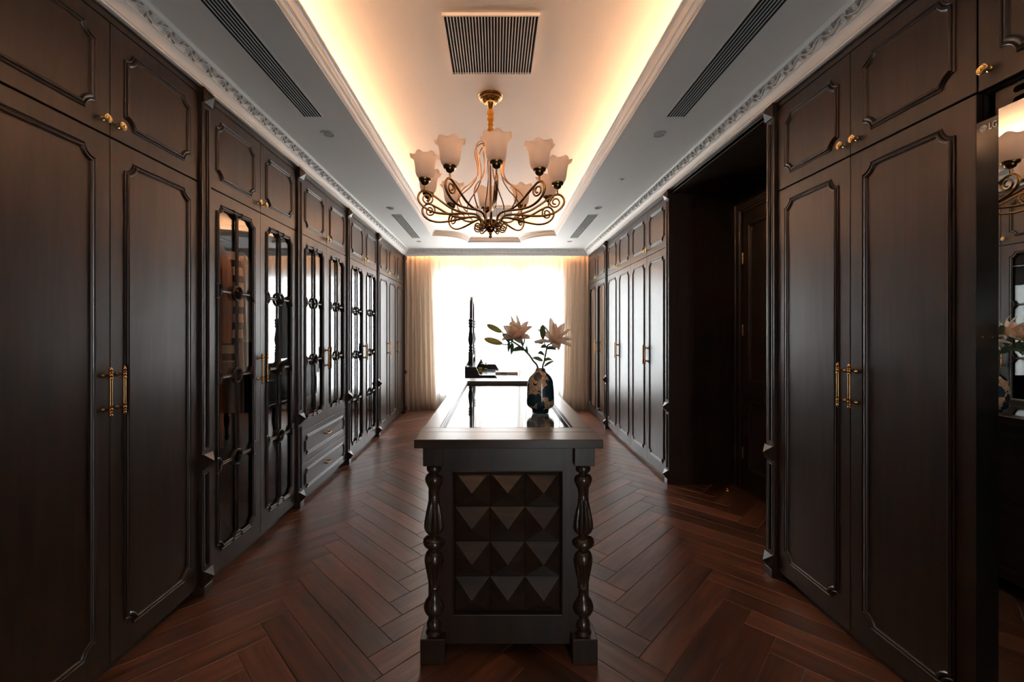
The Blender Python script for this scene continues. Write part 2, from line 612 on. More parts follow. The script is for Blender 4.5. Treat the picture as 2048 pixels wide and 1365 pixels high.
planks = []
for col in range(-3, 5):
    for k in range(-75, 75):
        for typ in (0, 1):
            if typ == 0: a0, a1, b0, b1 = -k * PW, PL - k * PW, k * PW, (k + 1) * PW
            else: a0, a1, b0, b1 = -(k + 1) * PW, -k * PW, (k + 1) * PW - PL, (k + 1) * PW
            off = Vector((OX + col * math.sqrt(2) * PL, OY))
            poly = [off + E1 * a + E2 * b for a, b in ((a0, b0), (a1, b0), (a1, b1), (a0, b1))]
            c = (poly[0] + poly[2]) / 2
            # room floor, plus the door recess on the right
            pc = clip_poly(poly, -1.60, WXR, YN, WALL_Y)
            if pc and (min(p.x for p in pc) < 1.60 or (max(p.y for p in pc) > 2.38 and min(p.y for p in pc) < 3.80)):
                planks.append((c, pc, typ))
planks.sort(key=lambda t: -sum(p.y for p in t[1]) / len(t[1]))
planks = [t for t in planks if abs(sum(t[1][i - 1].x * t[1][i].y - t[1][i].x * t[1][i - 1].y for i in range(len(t[1])))) > 0.004]
rest = MB()
for i, (c, pc, typ) in enumerate(planks):
    ang = -PI / 4 if typ == 0 else PI / 4
    if i < 298 and c.y > 0.4:
        mb = MB()
        if plank_mesh(mb, pc, c, ang):
            me = mb.mesh('plank'); me.materials.append(MATS['floor_wood'])
            put('plank', me, fl, (c.x, c.y, 0), (0, 0, ang))
    else:
        plank_mesh(rest, pc, c, ang, True)
if rest.f:
    tag(rest.build('far_planks', 'floor_wood', fl), kind='stuff')

# walls
def wallbox(name, label, boxes, mat='wall_paint'):
    mb = MB()
    for b in boxes: mb.box(*b)
    return sgrp(mb.build(name, mat), label, 'wall')
wallbox('wall_left', 'wall behind the left row of wardrobes', [(WXL - 0.1, WXL, YN - 0.1, WALL_Y + 0.1, -0.06, 3.3)])
wallbox('wall_right', 'wall behind the right row of wardrobes', [(WXR, WXR + 0.1, YN - 0.1, WALL_Y + 0.1, -0.06, 3.3)])
wn = MB().plate([(WXL, -0.06), (WXR, -0.06), (WXR, 3.3), (WXL, 3.3)], [[(NX0, 0.0), (NX1, 0.0), (NX1, NZ1), (NX0, NZ1)]], lambda a, b, h: (a, h, b), YN - 0.1, YN)
sgrp(wn.build('wall_near', 'wall_paint'), 'pale plain wall behind the viewer', 'wall')
gd = struct('window_2', 'glazed balcony door in the wall behind the viewer', 'window')
for (x0, x1, z0, z1) in ((NX0, NX0 + 0.05, 0, NZ1), (NX1 - 0.05, NX1, 0, NZ1), (NX0 + 0.05, NX1 - 0.05, 0, 0.10), (NX0 + 0.05, NX1 - 0.05, NZ1 - 0.05, NZ1)):
    MB().box(x0, x1, YN - 0.08, YN - 0.03, z0, z1, 0.004).build('door_frame', 'window_white', gd)
MB().box(NX0 + 0.05, NX1 - 0.05, YN - 0.058, YN - 0.052, 0.10, NZ1 - 0.05).build('pane', 'window_glass', gd)
wallbox('wall_near_left', 'dark timber panelling nearest on the left', [(WXL, XL, YN, 1.098, 0, ZCOR + 0.05)], 'cabinet_wood')
wallbox('wall_near_right', 'dark timber panelling nearest on the right', [(XR, WXR, YN, 0.355, 0, ZCOR + 0.05), (XR, WXR, 0.355, 0.735, 0, 2.05)], 'cabinet_wood')
wb = MB().plate([(WXL, -0.06), (WXR, -0.06), (WXR, 3.3), (WXL, 3.3)], [[(WX0, WZ0), (WX1, WZ0), (WX1, WZ1), (WX0, WZ1)]], lambda a, b, h: (a, h, b), WALL_Y, WALL_Y + 0.16)
sgrp(wb.build('wall_back', 'wall_paint'), 'pale beige wall around the wide window behind the curtains', 'wall')

# window
win = struct('window_1', 'wide white framed window glowing behind the sheer curtain', 'window')
def wbar(x0, x1, z0, z1, n='window_frame'):
    MB().box(x0, x1, WALL_Y + 0.03, WALL_Y + 0.09, z0, z1, 0.004).build(n, 'window_white', win)
for (x0, x1, z0, z1) in ((WX0, WX0 + 0.07, WZ0, WZ1), (WX1 - 0.07, WX1, WZ0, WZ1), (WX0 + 0.07, WX1 - 0.07, WZ0, WZ0 + 0.07), (WX0 + 0.07, WX1 - 0.07, WZ1 - 0.08, WZ1)):
    wbar(x0, x1, z0, z1)
for (x0, x1) in ((-0.48, -0.26), (0.02, 0.06), (0.34, 0.56)):
    wbar(x0, x1, WZ0 + 0.07, WZ1 - 0.08, 'mullion')
for (x0, x1) in ((WX0 + 0.07, -0.48), (-0.26, 0.02), (0.06, 0.34), (0.56, WX1 - 0.07)):
    MB().box(x0, x1, WALL_Y + 0.055, WALL_Y + 0.061, WZ0 + 0.07, WZ1 - 0.08).build('pane', 'window_glass', win)
MB().box(WX0 - 0.03, WX1 + 0.03, WALL_Y - 0.03, WALL_Y + 0.03, WZ0 - 0.035, WZ0, 0.004).build('window_sill', 'window_white', win)

# ceiling: soffit with the tray opening
TX0, TX1, TY0, TY1 = -0.925, 0.88, 0.10, 6.54
RX, RY = 0.487, 0.46
def tray_loop(nseg=10):
    pts = []
    def arc(cx, cy, a0, a1):
        for k in range(nseg + 1):
            a = a0 + (a1 - a0) * k / nseg
            pts.append((cx + RX * math.cos(a), cy + RY * math.sin(a)))
    arc(TX0, TY0, PI / 2, 0)           # near-left incurved corner
    arc(TX1, TY0, PI, PI / 2)
    arc(TX1, TY1, -PI / 2, -PI)
    arc(TX0, TY1, 0, -PI / 2)
    return pts
TL = tray_loop()
ceil = struct('ceiling', 'white coffered ceiling with a raised glowing centre', 'ceiling')
sof = MB().plate([(WXL, YN), (WXR, YN), (WXR, 7.04), (WXL, 7.04)], [TL], XY, ZSOF, ZSOF + 0.06)
sof.build('soffit', 'ceiling_paint', ceil)
MB().box(-1.45, 1.40, YN, 7.04, ZTOP, ZTOP + 0.05).build('tray_ceiling', 'tray_paint', ceil)
MB().box(WXL, WXR, 7.04, WALL_Y + 0.1, ZSOF + 0.10, ZSOF + 0.15).build('curtain_pocket', 'ceiling_paint', ceil)
# moulding round the tray (offset inward, height above soffit), ledge and cove wall
tm_prof = [(-0.004, -0.001), (0.004, -0.001), (0.004, 0.008), (0.010, 0.008), (0.010, 0.013), (0.013, 0.013), (0.016, 0.020), (0.021, 0.026), (0.027, 0.028), (0.027, 0.033),
           (0.031, 0.033), (0.031, 0.037), (0.034, 0.046), (0.040, 0.056), (0.048, 0.062), (0.055, 0.064), (0.055, 0.068), (0.059, 0.068), (0.059, 0.078), (0.052, 0.082),
           (0.045, 0.070), (0.0, 0.062), (-0.41, 0.062), (-0.42, ZTOP - ZSOF + 0.01)]
tm = MB().sweep(TL, tm_prof, True, lambda x, y, h: (x, y, ZSOF + h))
sgrp(tm.build('trim_1', 'plaster_white', smooth=35), 'white stepped moulding framing the raised tray ceiling', 'moulding')
led = MB().sweep(TL, [(-0.330, 0.064), (-0.310, 0.064), (-0.310, 0.072), (-0.330, 0.072)], True, lambda x, y, h: (x, y, ZSOF + h), closeprof=True)
tag(led.build('led_strip', 'cove_led'), 'warm light strip hidden in the ceiling cove', 'light strip')

# cornice round the room, with carved scrolls
CX0, CX1, CY1 = -1.520, 1.543, 7.075
cor_path = [(CX1, YN), (CX1, CY1), (CX0, CY1), (CX0, YN)]
CH = ZSOF - ZCOR
cor_prof = [(-0.03, 0.0), (0.004, 0.0), (0.004, 0.007), (0.001, 0.009), (0.001, 0.013), (0.006, 0.014), (0.006, 0.020), (0.008, 0.026), (0.012, 0.036), (0.019, 0.045), (0.027, 0.050),
            (0.027, 0.054), (0.032, 0.0545), (0.031, 0.0575), (0.058, 0.0935), (0.061, 0.0935), (0.063, 0.098), (0.068, 0.104), (0.069, CH + 0.003)]
trim = struct('trim_2', 'white cornice carved with scrolling leaves round the ceiling edge', 'cornice')
MB().sweep(cor_path, cor_prof, False, lambda x, y, h: (x, y, ZCOR + h)).build('cornice', 'plaster_white', trim, smooth=30)
# pelmet board behind the back cornice
MB().box(WXL, WXR, 7.068, 7.10, ZCOR + 0.002, ZSOF + 0.12).build('pelmet_board', 'plaster_white', trim)

def leaf_blob(mb, cx, cy, ang, L, Wd, h):
    """small raised pointed leaf in the plane (u along, v across), out = h"""
    n = 6
    ca, sa = math.cos(ang), math.sin(ang)
    top = []
    rows = []
    for i in range(n + 1):
        t = i / n
        w = Wd * math.sin(PI * min(1, t * 1.02)) ** 0.8 * (1 - 0.35 * t)
        z = h * math.sin(PI * (0.1 + 0.8 * t))
        for (sv, sz) in ((-1, 0), (-0.4, 0.8), (0, 0.55), (0.4, 0.8), (1, 0)):
            x = L * t; y = w * sv
            rows.append((cx + x * ca - y * sa, cy + x * sa + y * ca, z * sz))
    f = []
    for i in range(n):
        for j in range(4):
            f.append((i * 5 + j, i * 5 + j + 1, (i + 1) * 5 + j + 1, (i + 1) * 5 + j))
    mb.add(rows, f)

# motif in local (u = along the run, v = across the sloping band, w = out of it)
MP = 0.128
def scroll_motif():
    mb = MB()
    r = 0.0036
    pts = [(MP * t, 0.012 * math.sin(2 * PI * t), 0.0042) for t in [i / 16 for i in range(17)]]
    mb.tube(pts, r, 5)
    for (cx, cy, sgn, a0) in ((0.034, -0.001, 1, 0.0), (0.098, 0.001, -1, 0.0)):
        sp = []
        for i in range(15):
            t = i / 14
            a = a0 + sgn * (-PI * 0.6 + t * 2.6 * PI)
            rr = 0.0125 * (1 - t) + 0.002
            sp.append((cx + rr * math.cos(a), cy - sgn * 0.004 + rr * math.sin(a), 0.0045))
        mb.tube(sp, [0.0030 * (1 - 0.4 * i / 14) for i in range(15)], 5)
    nf = len(mb.f)
    for (cx, cy, a, L, Wd) in ((0.010, 0.009, 0.5, 0.024, 0.0062), (0.046, 0.004, -1.05, 0.026, 0.0068), (0.076, -0.010, -0.45, 0.024, 0.0062), (0.112, -0.004, 1.05, 0.026, 0.0068)):
        leaf_blob(mb, cx, cy, a, L, Wd, 0.0100)
    for k in range(6):
        leaf_blob(mb, 0.066, 0.010, k * PI / 3, 0.0105, 0.0042, 0.009)
    nl = len(mb.f)
    for k in range(8):
        mb.lathe([(0.0026, 0), (0.0022, 0.0022), (0.0, 0.0032)], 6, (MP * (k + 0.5) / 8, 0.0215, 0))
    me = mb.mesh('scroll_ornament', 50)
    me.materials.append(MATS['plaster_white']); me.materials.append(MATS['plaster_patina_shade'])
    for i in range(nf, nl): me.polygons[i].material_index = 1
    return me
sm = scroll_motif()
# band centre: offset 0.045, height 0.076 ; direction across the band (0.6, 0.8) up/inward ; outward normal = (0.8,-0.6)
bo, bh = 0.0445, 0.0755
cu, su = 0.6, 0.8
def orn_matrix(pos, along, inward):
    U = Vector((*along, 0)); I = Vector((*inward, 0)); Z = Vector((0, 0, 1))
    Vv = I * cu + Z * su
    Wn = I * su - Z * cu
    # handedness: make right-handed by flipping U if needed
    m = Matrix((U, Vv, Wn)).transposed()
    M4 = m.to_4x4(); M4.translation = pos
    return M4
def ornaments(a, b, inward):
    a = Vector(a); b = Vector(b)
    d = (b - a); n = int(d.length / MP)
    gap = (d.length - n * MP) / 2
    d.normalize()
    # choose run direction so that U x V = W
    U3 = Vector((*d, 0)); I3 = Vector((*inward, 0))
    V3 = I3 * cu + Vector((0, 0, su)); W3 = I3 * su - Vector((0, 0, cu))
    if U3.cross(V3).dot(W3) < 0:
        a, d = b, -d
    for i in range(n):
        p = a + d * (gap + i * MP) + Vector(inward) * bo
        o = put('scroll_ornament', sm, trim)
        o.matrix_world = orn_matrix(Vector((p.x, p.y, ZCOR + bh)), (d.x, d.y), inward)
ornaments((CX0, 1.42), (CX0, CY1 - 0.07), (1, 0))
ornaments((CX1, 1.42), (CX1, CY1 - 0.07), (-1, 0))
ornaments((CX0 + 0.07, CY1), (CX1 - 0.07, CY1), (0, -1))

pel = MB().box(-1.5, 1.5, 7.115, 7.127, ZSOF + 0.075, ZSOF + 0.083)
tag(pel.build('led_strip', 'pelmet_led'), 'warm light strip hidden above the curtains', 'light strip')

# ------------------------------------------------------------------ wardrobes
DT = 0.022
def outline(x0, x1, z0, z1, r, n=6):
    """rectangle with incurved quarter-round corners, CCW"""
    p = []
    def arc(cx, cz, a0, a1):
        for k in range(n + 1):
            a = a0 + (a1 - a0) * k / n
            p.append((cx + r * math.cos(a), cz + r * math.sin(a)))
    arc(x0, z0, PI / 2, 0)
    arc(x1, z0, PI, PI / 2)
    arc(x1, z1, -PI / 2, -PI)
    arc(x0, z1, 0, -PI / 2)
    return p

MOULD = [(0.0, -0.002), (0.0, 0.004), (0.003, 0.0065), (0.006, 0.004), (0.0075, 0.0012), (0.010, 0.0012), (0.0115, 0.006), (0.015, 0.0085), (0.019, 0.0085), (0.0225, 0.0055), (0.0235, 0.0015), (0.026, 0.0010), (0.027, -0.002)]
MESH = {}
def cached(key, fn, mat):
    if key not in MESH:
        me = fn()
        me.materials.append(MATS[mat])
        MESH[key] = me
    return MESH[key]

def slab(w, h):
    return cached(('slab', round(w, 4), round(h, 4)), lambda: MB().box(0.0015, w - 0.0015, 0, DT, 0.0015, h - 0.0015, 0.0015).mesh('door'), 'cabinet_wood')

def mould(w, h, mx, mb_, mt, r):
    return cached(('mould', round(w, 4), round(h, 4), mx, mb_, mt, r), lambda: MB().sweep(outline(mx, w - mx, mb_, h - mt, r), MOULD, True, XZ).mesh('moulding', 40), 'cabinet_wood')

def handle_mesh():
    def f():
        mb = MB()
        L = 0.204
        half = [(0.0, -L / 2), (0.003, -L / 2 + 0.002), (0.0035, -L / 2 + 0.006), (0.0065, -L / 2 + 0.010), (0.0068, -L / 2 + 0.015), (0.004, -L / 2 + 0.019), (0.0075, -L / 2 + 0.023), (0.0075, -L / 2 + 0.026),
                (0.0045, -L / 2 + 0.029), (0.0072, -L / 2 + 0.033), (0.0075, -L / 2 + 0.037), (0.0045, -L / 2 + 0.042), (0.0080, -L / 2 + 0.047), (0.0080, -L / 2 + 0.050), (0.0055, -L / 2 + 0.052)]
        prof = half + [(r, -h) for r, h in reversed(half)]
        mb.lathe(prof, 12, (0, -0.030, 0))
        for z in (-0.067, 0.067):
            mb.lathe([(0.0105, 0), (0.0105, 0.002), (0.0085, 0.005), (0.0055, 0.010), (0.004, 0.016), (0.0035, 0.030)], 12, (0, 0, z), axis='y')
        return mb.mesh('handle', 40)
    return cached('handle', f, 'brass')

def knob_mesh():
    def f():
        mb = MB()
        mb.lathe([(0.009, 0), (0.009, 0.002), (0.006, 0.004), (0.0045, 0.012), (0.006, 0.017), (0.012, 0.019), (0.0165, 0.021), (0.0165, 0.0245), (0.0145, 0.0265), (0.012, 0.0255), (0.010, 0.028), (0.006, 0.0275), (0.004, 0.030), (0.0, 0.031)], 18, axis='y')
        return mb.mesh('knob', 40)
    return cached('knob', f, 'brass_bright')

def pull_mesh():
    def f():
        mb = MB()
        for x in (-0.04, 0.04):
            mb.lathe([(0.010, 0), (0.010, 0.003), (0.005, 0.007), (0.0045, 0.022), (0.0065, 0.026), (0.0, 0.030)], 12, (x, 0, 0), axis='y')
        pts = smoothpts([(-0.052, -0.024, 0.0), (-0.03, -0.028, -0.002), (0, -0.030, -0.004), (0.03, -0.028, -0.002), (0.052, -0.024, 0.0)], 4)
        n = len(pts)
        mb.tube(pts, [0.0035 + 0.003 * abs(math.cos(PI * 3 * i / (n - 1))) ** 6 for i in range(n)], 8)
        return mb.mesh('drawer_pull', 40)
    return cached('pull', f, 'brass')

def ring_mesh(a0, a1, key):
    """moulded ring (or half ring) in the xz plane"""
    def f():
        mb = MB()
        n = 20 if a1 - a0 > 4 else 10
        full = a1 - a0 > 6
        prof = [(0.034, 0.006), (0.034, -0.007), (0.0365, -0.0105), (0.039, -0.008), (0.041, -0.008), (0.0435, -0.0115), (0.0465, -0.009), (0.047, 0.006)]
        N = n if full else n + 1
        v = []
        for k in range(N):
            a = a0 + (a1 - a0) * k / n
            for (r, y) in prof:
                v.append((r * math.cos(a), y, r * math.sin(a)))
        M = len(prof); fc = []
        for k in range(n):
            j = (k + 1) % N
            for i in range(M):
                i2 = (i + 1) % M
                fc.append((k * M + i, k * M + i2, j * M + i2, j * M + i))
        mb.add(v, fc)
        return mb.mesh('ring', 40)
    return cached(('ring', key), f, 'cabinet_wood')

def bar_mesh(L, vert):
    def f():
        mb = MB()
        prof = [(-0.009, 0.005), (-0.009, -0.004), (-0.006, -0.007), (-0.003, -0.004), (0.0, -0.0035), (0.003, -0.004), (0.006, -0.007), (0.009, -0.004), (0.009, 0.005)]
        M = len(prof)
        v = []
        for t in (0, L):
            for (a, y) in prof:
                v.append((a, y, t) if vert else (t, y, a))
        fc = [(i, (i + 1) % M, M + (i + 1) % M, M + i) for i in range(M)] + [tuple(range(M)), tuple(range(2 * M - 1, M - 1, -1))]
        mb.add(v, fc)
        return mb.mesh('glazing_bar', 30)
    return cached(('bar', round(L, 4), vert), f, 'cabinet_wood')

MX, MT = 0.062, 0.064
def solid_door(par, x, z, w, h, handle=None, knob=None, mbm=0.064, name='door'):
    d = put(name, slab(w, h), par, (x, 0, z))
    put('moulding', mould(w, h, MX, mbm, MT, 0.042), d)
    if handle is not None:
        put('handle', handle_mesh(), d, (0.03 if handle < 0 else w - 0.03, 0, 1.13 - z))
    if knob is not None:
        put('knob', knob_mesh(), d, (0.033 if knob < 0 else w - 0.033, 0, 0.058))
    return d

def framed_door(par, x, z, w, h, handle, mbm=0.095, rows=3, glass='cabinet_glass', muntins=True):
    x0, x1, z0, z1 = MX, w - MX, mbm, h - MT
    def fr():
        mb = MB()
        g = 0.0015
        mb.plate([(g, g), (w - g, g), (w - g, h - g), (g, h - g)], [outline(x0 + 0.001, x1 - 0.001, z0 + 0.001, z1 - 0.001, 0.042)], XZ, 0.0, -DT)
        return mb.mesh('door')
    d = put('door', cached(('frame', round(w, 4), round(h, 4), mbm), fr, 'cabinet_wood'), par, (x, 0, z))
    put('moulding', mould(w, h, MX, mbm, MT, 0.042), d)
    gm = cached(('pane', round(w, 4), round(h, 4), mbm, glass), lambda: MB().box(x0 - 0.02, x1 + 0.02, 0.010, 0.0125, z0 - 0.02, z1 + 0.02).mesh('pane'), glass)
    put('pane', gm, d)
    if muntins:
        xc = (x0 + x1) / 2
        H = (z1 - z0)
        cells = rows + 1
        yb = 0.001
        zs = [z0 + H * (k + 1) / cells for k in range(rows)]
        # vertical bars between rings
        stops = [z0] + zs + [z1]
        for k in range(cells):
            a = stops[k] + 0.042; b = stops[k + 1] - 0.042
            put('glazing_bar', bar_mesh(b - a, True), d, (xc, yb, a))
        for zz in zs:
            for (a, b) in ((x0 + 0.045, xc - 0.045), (xc + 0.045, x1 - 0.045)):
                put('glazing_bar', bar_mesh(b - a, False), d, (a, yb, zz))
            put('ring', ring_mesh(0, 2 * PI, 'full'), d, (xc, yb, zz))
            put('ring', ring_mesh(-PI / 2, PI / 2, 'right'), d, (x0, yb, zz))
            put('ring', ring_mesh(PI / 2, 3 * PI / 2, 'left'), d, (x1, yb, zz))
        put('ring', ring_mesh(0, PI, 'up'), d, (xc, yb, z0))
        put('ring', ring_mesh(PI, 2 * PI, 'down'), d, (xc, yb, z1))
    if handle is not None:
        put('handle', handle_mesh(), d, (0.03 if handle < 0 else w - 0.03, 0, 1.13 - z))
    return d

def drawer(par, x, z, w, h):
    d = put('drawer', slab(w, h), par, (x, 0, z))
    put('moulding', mould(w, h, MX, 0.055, 0.050, 0.036), d)
    put('drawer_pull', pull_mesh(), d, (w / 2, 0, h / 2 + 0.01))
    return d

def carcass(par, W, hollow=False, floor_z=0.05, z1=ZDT):
    D = 0.60; y0 = DT + 0.003
    if not hollow:
        MB().box(0, W, y0, D, 0.045, z1).build('carcass', 'inner_wood', par)
    else:
        m = 'inner_wood'
        for x in (0, W - 0.018): MB().box(x, x + 0.018, y0, D - 0.01, 0.045, z1).build('side_panel', m, par)
        MB().box(0.018, W - 0.018, D - 0.012, D, 0.045, z1).build('back_panel', m, par)
        for z in (0.045, floor_z - 0.018, 2.128, z1 - 0.018):
            if z < 0.06 and floor_z < 0.07 and z != 0.045: continue
            MB().box(0.018, W - 0.018, y0, D - 0.012, z, z + 0.018).build('shelf', m, par)
        MB().tube([(0.018, 0.288, 1.98), (W - 0.018, 0.288, 1.98)], 0.013, 10).build('hanging_rail', 'chrome', par, smooth=40)
    MB().box(0, W, 0.035, 0.06, 0, 0.045).build('plinth', 'cabinet_wood', par)
    fz = MB().box(0, W, 0.0, 0.05, ZDT + 0.002, ZCOR + 0.06)
    fz.box(0, W, -0.006, 0.0, ZDT + 0.030, ZDT + 0.036)
    fz.build('frieze', 'cabinet_wood', par)

def pyramid(mb, x0, x1, z0, z1, yb, ya):
    xm, zm = (x0 + x1) / 2, (z0 + z1) / 2
    mb.add([(x0, yb, z0), (x1, yb, z0), (x1, yb, z1), (x0, yb, z1), (xm, ya, zm), (x0, 0.0, z0), (x1, 0.0, z0), (x1, 0.0, z1), (x0, 0.0, z1)],
           [(0, 1, 4), (1, 2, 4), (2, 3, 4), (3, 0, 4), (5, 6, 1, 0), (6, 7, 2, 1), (7, 8, 3, 2), (8, 5, 0, 3)])

def pilaster(par, x0, w, deep=0.10):
    def f():
        mb = MB()
        yb = -0.016
        holes = [[(0.019, 0.14), (w - 0.019, 0.14), (w - 0.019, 0.625), (0.019, 0.625)], [(0.019, 0.755), (w - 0.019, 0.755), (w - 0.019, 2.535), (0.019, 2.535)]]
        mb.plate([(0.001, 0.045), (w - 0.001, 0.045), (w - 0.001, ZCOR + 0.05), (0.001, ZCOR + 0.05)], holes, XZ, 0.016, 0.0)
        mb.box(0.001, w - 0.001, 0.0, deep, 0.0, ZCOR + 0.05)
        for hl in holes:
            mb.sweep(hl, [(-0.004, 0.016), (-0.002, 0.0195), (0.001, 0.0185), (0.003, 0.012), (0.006, 0.010), (0.007, 0.0)], True, XZ)
        return mb.mesh('pilaster', 30)
    p = put('pilaster', cached(('pil', round(w, 4), deep), f, 'cabinet_wood'), par, (x0, 0, 0))
    def g():
        mb = MB(); pyramid(mb, 0.0004, w - 0.0004, -0.04, 0.04, -0.026, -0.058); return mb.mesh('pyramid_block')
    for z in (0.085, 0.69, 2.598):
        put('pyramid_block', cached(('pyr', round(w, 4)), g, 'cabinet_wood'), p, (0, 0, z))
    def h():
        return MB().box(0.0004, w - 0.0004, -0.028, 0.02, 0, 0.045, 0.003).mesh('foot')
    put('foot', cached(('foot', round(w, 4)), h, 'cabinet_wood'), p)
    return p

ZD0, ZD1, ZU0 = 0.045, 2.141, 2.145
def wardrobe(label, loc, rot, cols, kind, group=None, handles=None, pil=None, end=None):
    W = sum(cols)
    t = thing('wardrobe', label, 'wardrobe', loc, (0, 0, rot), group)
    carcass(t, W, hollow=kind in ('glass', 'glassdrawer'), floor_z=0.60 if kind == 'glassdrawer' else 0.063)
    x = 0.0
    handles = handles or [1, -1]
    for i, w in enumerate(cols):
        hd = handles[i]
        solid_door(t, x, ZU0, w, ZDT - ZU0, knob=hd)
        if kind == 'solid': solid_door(t, x, ZD0, w, ZD1 - ZD0, handle=hd, mbm=0.09)
        elif kind == 'glass': framed_door(t, x, ZD0, w, ZD1 - ZD0, hd, 0.10, 3)
        elif kind == 'mirror': framed_door(t, x, ZD0, w, ZD1 - ZD0, hd, 0.10, 0, 'mirror', False)
        elif kind == 'glassdrawer': framed_door(t, x, 0.580, w, ZD1 - 0.580, hd, 0.080, 2)
        x += w
    if kind == 'glassdrawer':
        drawer(t, 0, 0.313, W, 0.264)
        drawer(t, 0, 0.045, W, 0.266)
    if pil:
        for (px, pw) in pil: pilaster(t, px, pw)
    if end is not None: MB().box(end, end + 0.064, 0.10, 0.605, 0, ZDT).build('end_panel', 'cabinet_wood', t)
    return t

R90 = PI / 2
GRL = 'dark timber wardrobes along the left wall'
GRR = 'dark timber wardrobes along the right wall'
wardrobe('solid two door wardrobe nearest on the left with brass bar handles', (XL, 1.172, 0), R90, [0.50, 0.50], 'solid', GRL, pil=[(1.0, 0.07), (-0.07, 0.07)])
wardrobe('full height glazed wardrobe on the left showing brown garments inside', (XL, 2.242, 0), R90, [0.4965, 0.4965], 'glass', GRL, pil=[(0.993, 0.07)])
wardrobe('glazed wardrobe with two drawers below its ringed glass doors', (XL, 3.305, 0), R90, [0.5065, 0.5065], 'glassdrawer', GRL, pil=[(1.013, 0.07)])
wardrobe('full height glazed wardrobe between the drawers unit and the plain three door wardrobe', (XL, 4.388, 0), R90, [0.5235, 0.5235], 'glass', GRL, pil=[(1.047, 0.065)])
wardrobe('plain three door wardrobe beside the left curtain', (XL, 5.50, 0), R90, [0.49, 0.49, 0.49], 'solid', GRL, handles=[1, -1, -1], pil=[(1.47, 0.07)])
wardrobe('mirror door wardrobe beside the right curtain', (XR, 7.04, 0), -R90, [0.5485, 0.5485], 'mirror', GRR, pil=[(1.097, 0.06)])
wardrobe('plain two door wardrobe next to the mirror doors on the right', (XR, 5.883, 0), -R90, [0.5165, 0.5165], 'solid', GRR)
wardrobe('plain two door wardrobe bordering the dark doorway recess', (XR, 4.85, 0), -R90, [0.5165, 0.5165], 'solid', GRR, pil=[(1.033, 0.067)], end=1.035)
wardrobe('plain two door wardrobe between the doorway recess and the mirrored appliance', (XR, 2.328, 0), -R90, [0.480, 0.486], 'solid', GRR, pil=[(-0.069, 0.069)], end=-0.067)

# high cupboard over the clothes-care cabinet
hc = thing('high_cupboard', 'high cupboard with slotted panel above the mirrored appliance', 'cupboard', (XR, 1.36, 0), (0, 0, -R90))
MB().box(0, 1.0, DT + 0.003, 0.60, 2.135, ZDT).build('carcass', 'inner_wood', hc)
solid_door(hc, 0, 2.141, 0.50, ZDT - 2.141, knob=-1)
solid_door(hc, 0.50, 2.141, 0.50, ZDT - 2.141, knob=-1)
fz = MB().box(0, 1.0, 0.0, 0.05, ZDT + 0.002, ZCOR + 0.06)
fz.box(0, 1.0, -0.006, 0.0, ZDT + 0.030, ZDT + 0.036)
fz.build('frieze', 'cabinet_wood', hc)
def stadium(x0, x1, z, r):
    p = []
    for k in range(9):
        a = -PI / 2 + PI * k / 8
        p.append((x1 + r * math.cos(a), z + r * math.sin(a)))
    for k in range(9):
        a = PI / 2 + PI * k / 8
        p.append((x0 + r * math.cos(a), z + r * math.sin(a)))
    return p
sp = MB().plate([(0.02, 2.052), (0.98, 2.052), (0.98, 2.135), (0.02, 2.135)], [stadium(0.075, 0.60, 2.112, 0.010), stadium(0.075, 0.60, 2.080, 0.010)], XZ, -0.035, -0.055)
sp.build('vent_panel', 'cabinet_wood', hc)
MB().box(0.02, 0.98, 0.10, 0.11, 2.052, 2.135).build('recess_back', 'black', hc)
# clothes-care cabinet with mirror front
st = thing('clothes_care_cabinet', 'tall black clothes care cabinet with a mirror front', 'appliance', (1.53, 1.341, 0), (0, 0, -R90))
MB().box(0, 0.60, 0.0, 0.03, 0.02, 2.034, 0.004).build('door', 'black_glass', st)
MB().box(0.002, 0.598, 0.034, 0.60, 0.0, 2.034, 0.004).build('cabinet', 'black', st)
MB().box(0.066, 0.594, -0.006, -0.0005, 0.03, 2.046, 0.002).build('mirror_panel', 'styler_mirror', st)
def text_mesh(body, size, name):
    cu_ = bpy.data.curves.new('t', 'FONT')
    cu_.body = body; cu_.size = size; cu_.extrude = 0.0004; cu_.align_x = 'LEFT'; cu_.offset = size * 0.020; cu_.space_character = 1.12
    ob = bpy.data.objects.new('t', cu_); COL.objects.link(ob)
    dg = bpy.context.evaluated_depsgraph_get()
    me = bpy.data.meshes.new_from_object(ob.evaluated_get(dg))
    bpy.data.objects.remove(ob); bpy.data.curves.remove(cu_)
    me.name = name
    return me
tmh = text_mesh('LG', 0.0285, 'lettering')
for v_ in tmh.vertices: v_.co.x *= 0.62; tmh.materials.clear(); tmh.materials.append(MATS['logo_grey'])
put('lettering', tmh, st, (0.0380, -0.0012, 1.996), (R90, 0, 0))
emb = MB()
R_ = 0.0105
emb.lathe([(R_, 0.0), (R_, 0.0006), (0.0, 0.0006)], 28, (0, 0, 0), axis='y')
eb = emb.build('emblem', 'logo_grey', st, loc=(0.0235, -0.0006, 2.006))
em2 = MB()
arcp = [(0.0078 * math.cos(a), -0.0009, 0.0078 * math.sin(a)) for a in [math.radians(70 + 290 * k / 20) for k in range(21)]]
em2.tube(arcp, 0.0006, 5)
em2.tube([(0.0078, -0.0009, 0.0), (0.0030, -0.0009, 0.0)], 0.0006, 5)
em2.tube([(0.0, -0.0009, 0.0045), (0.0, -0.0009, -0.004), (0.0030, -0.0009, -0.004)], 0.0006, 5)
em2.lathe([(0.0014, 0), (0.0014, 0.001), (0, 0.001)], 10, (-0.0038, -0.0004, 0.003), axis='y')
em2.build('emblem_line', 'black_glass', eb)
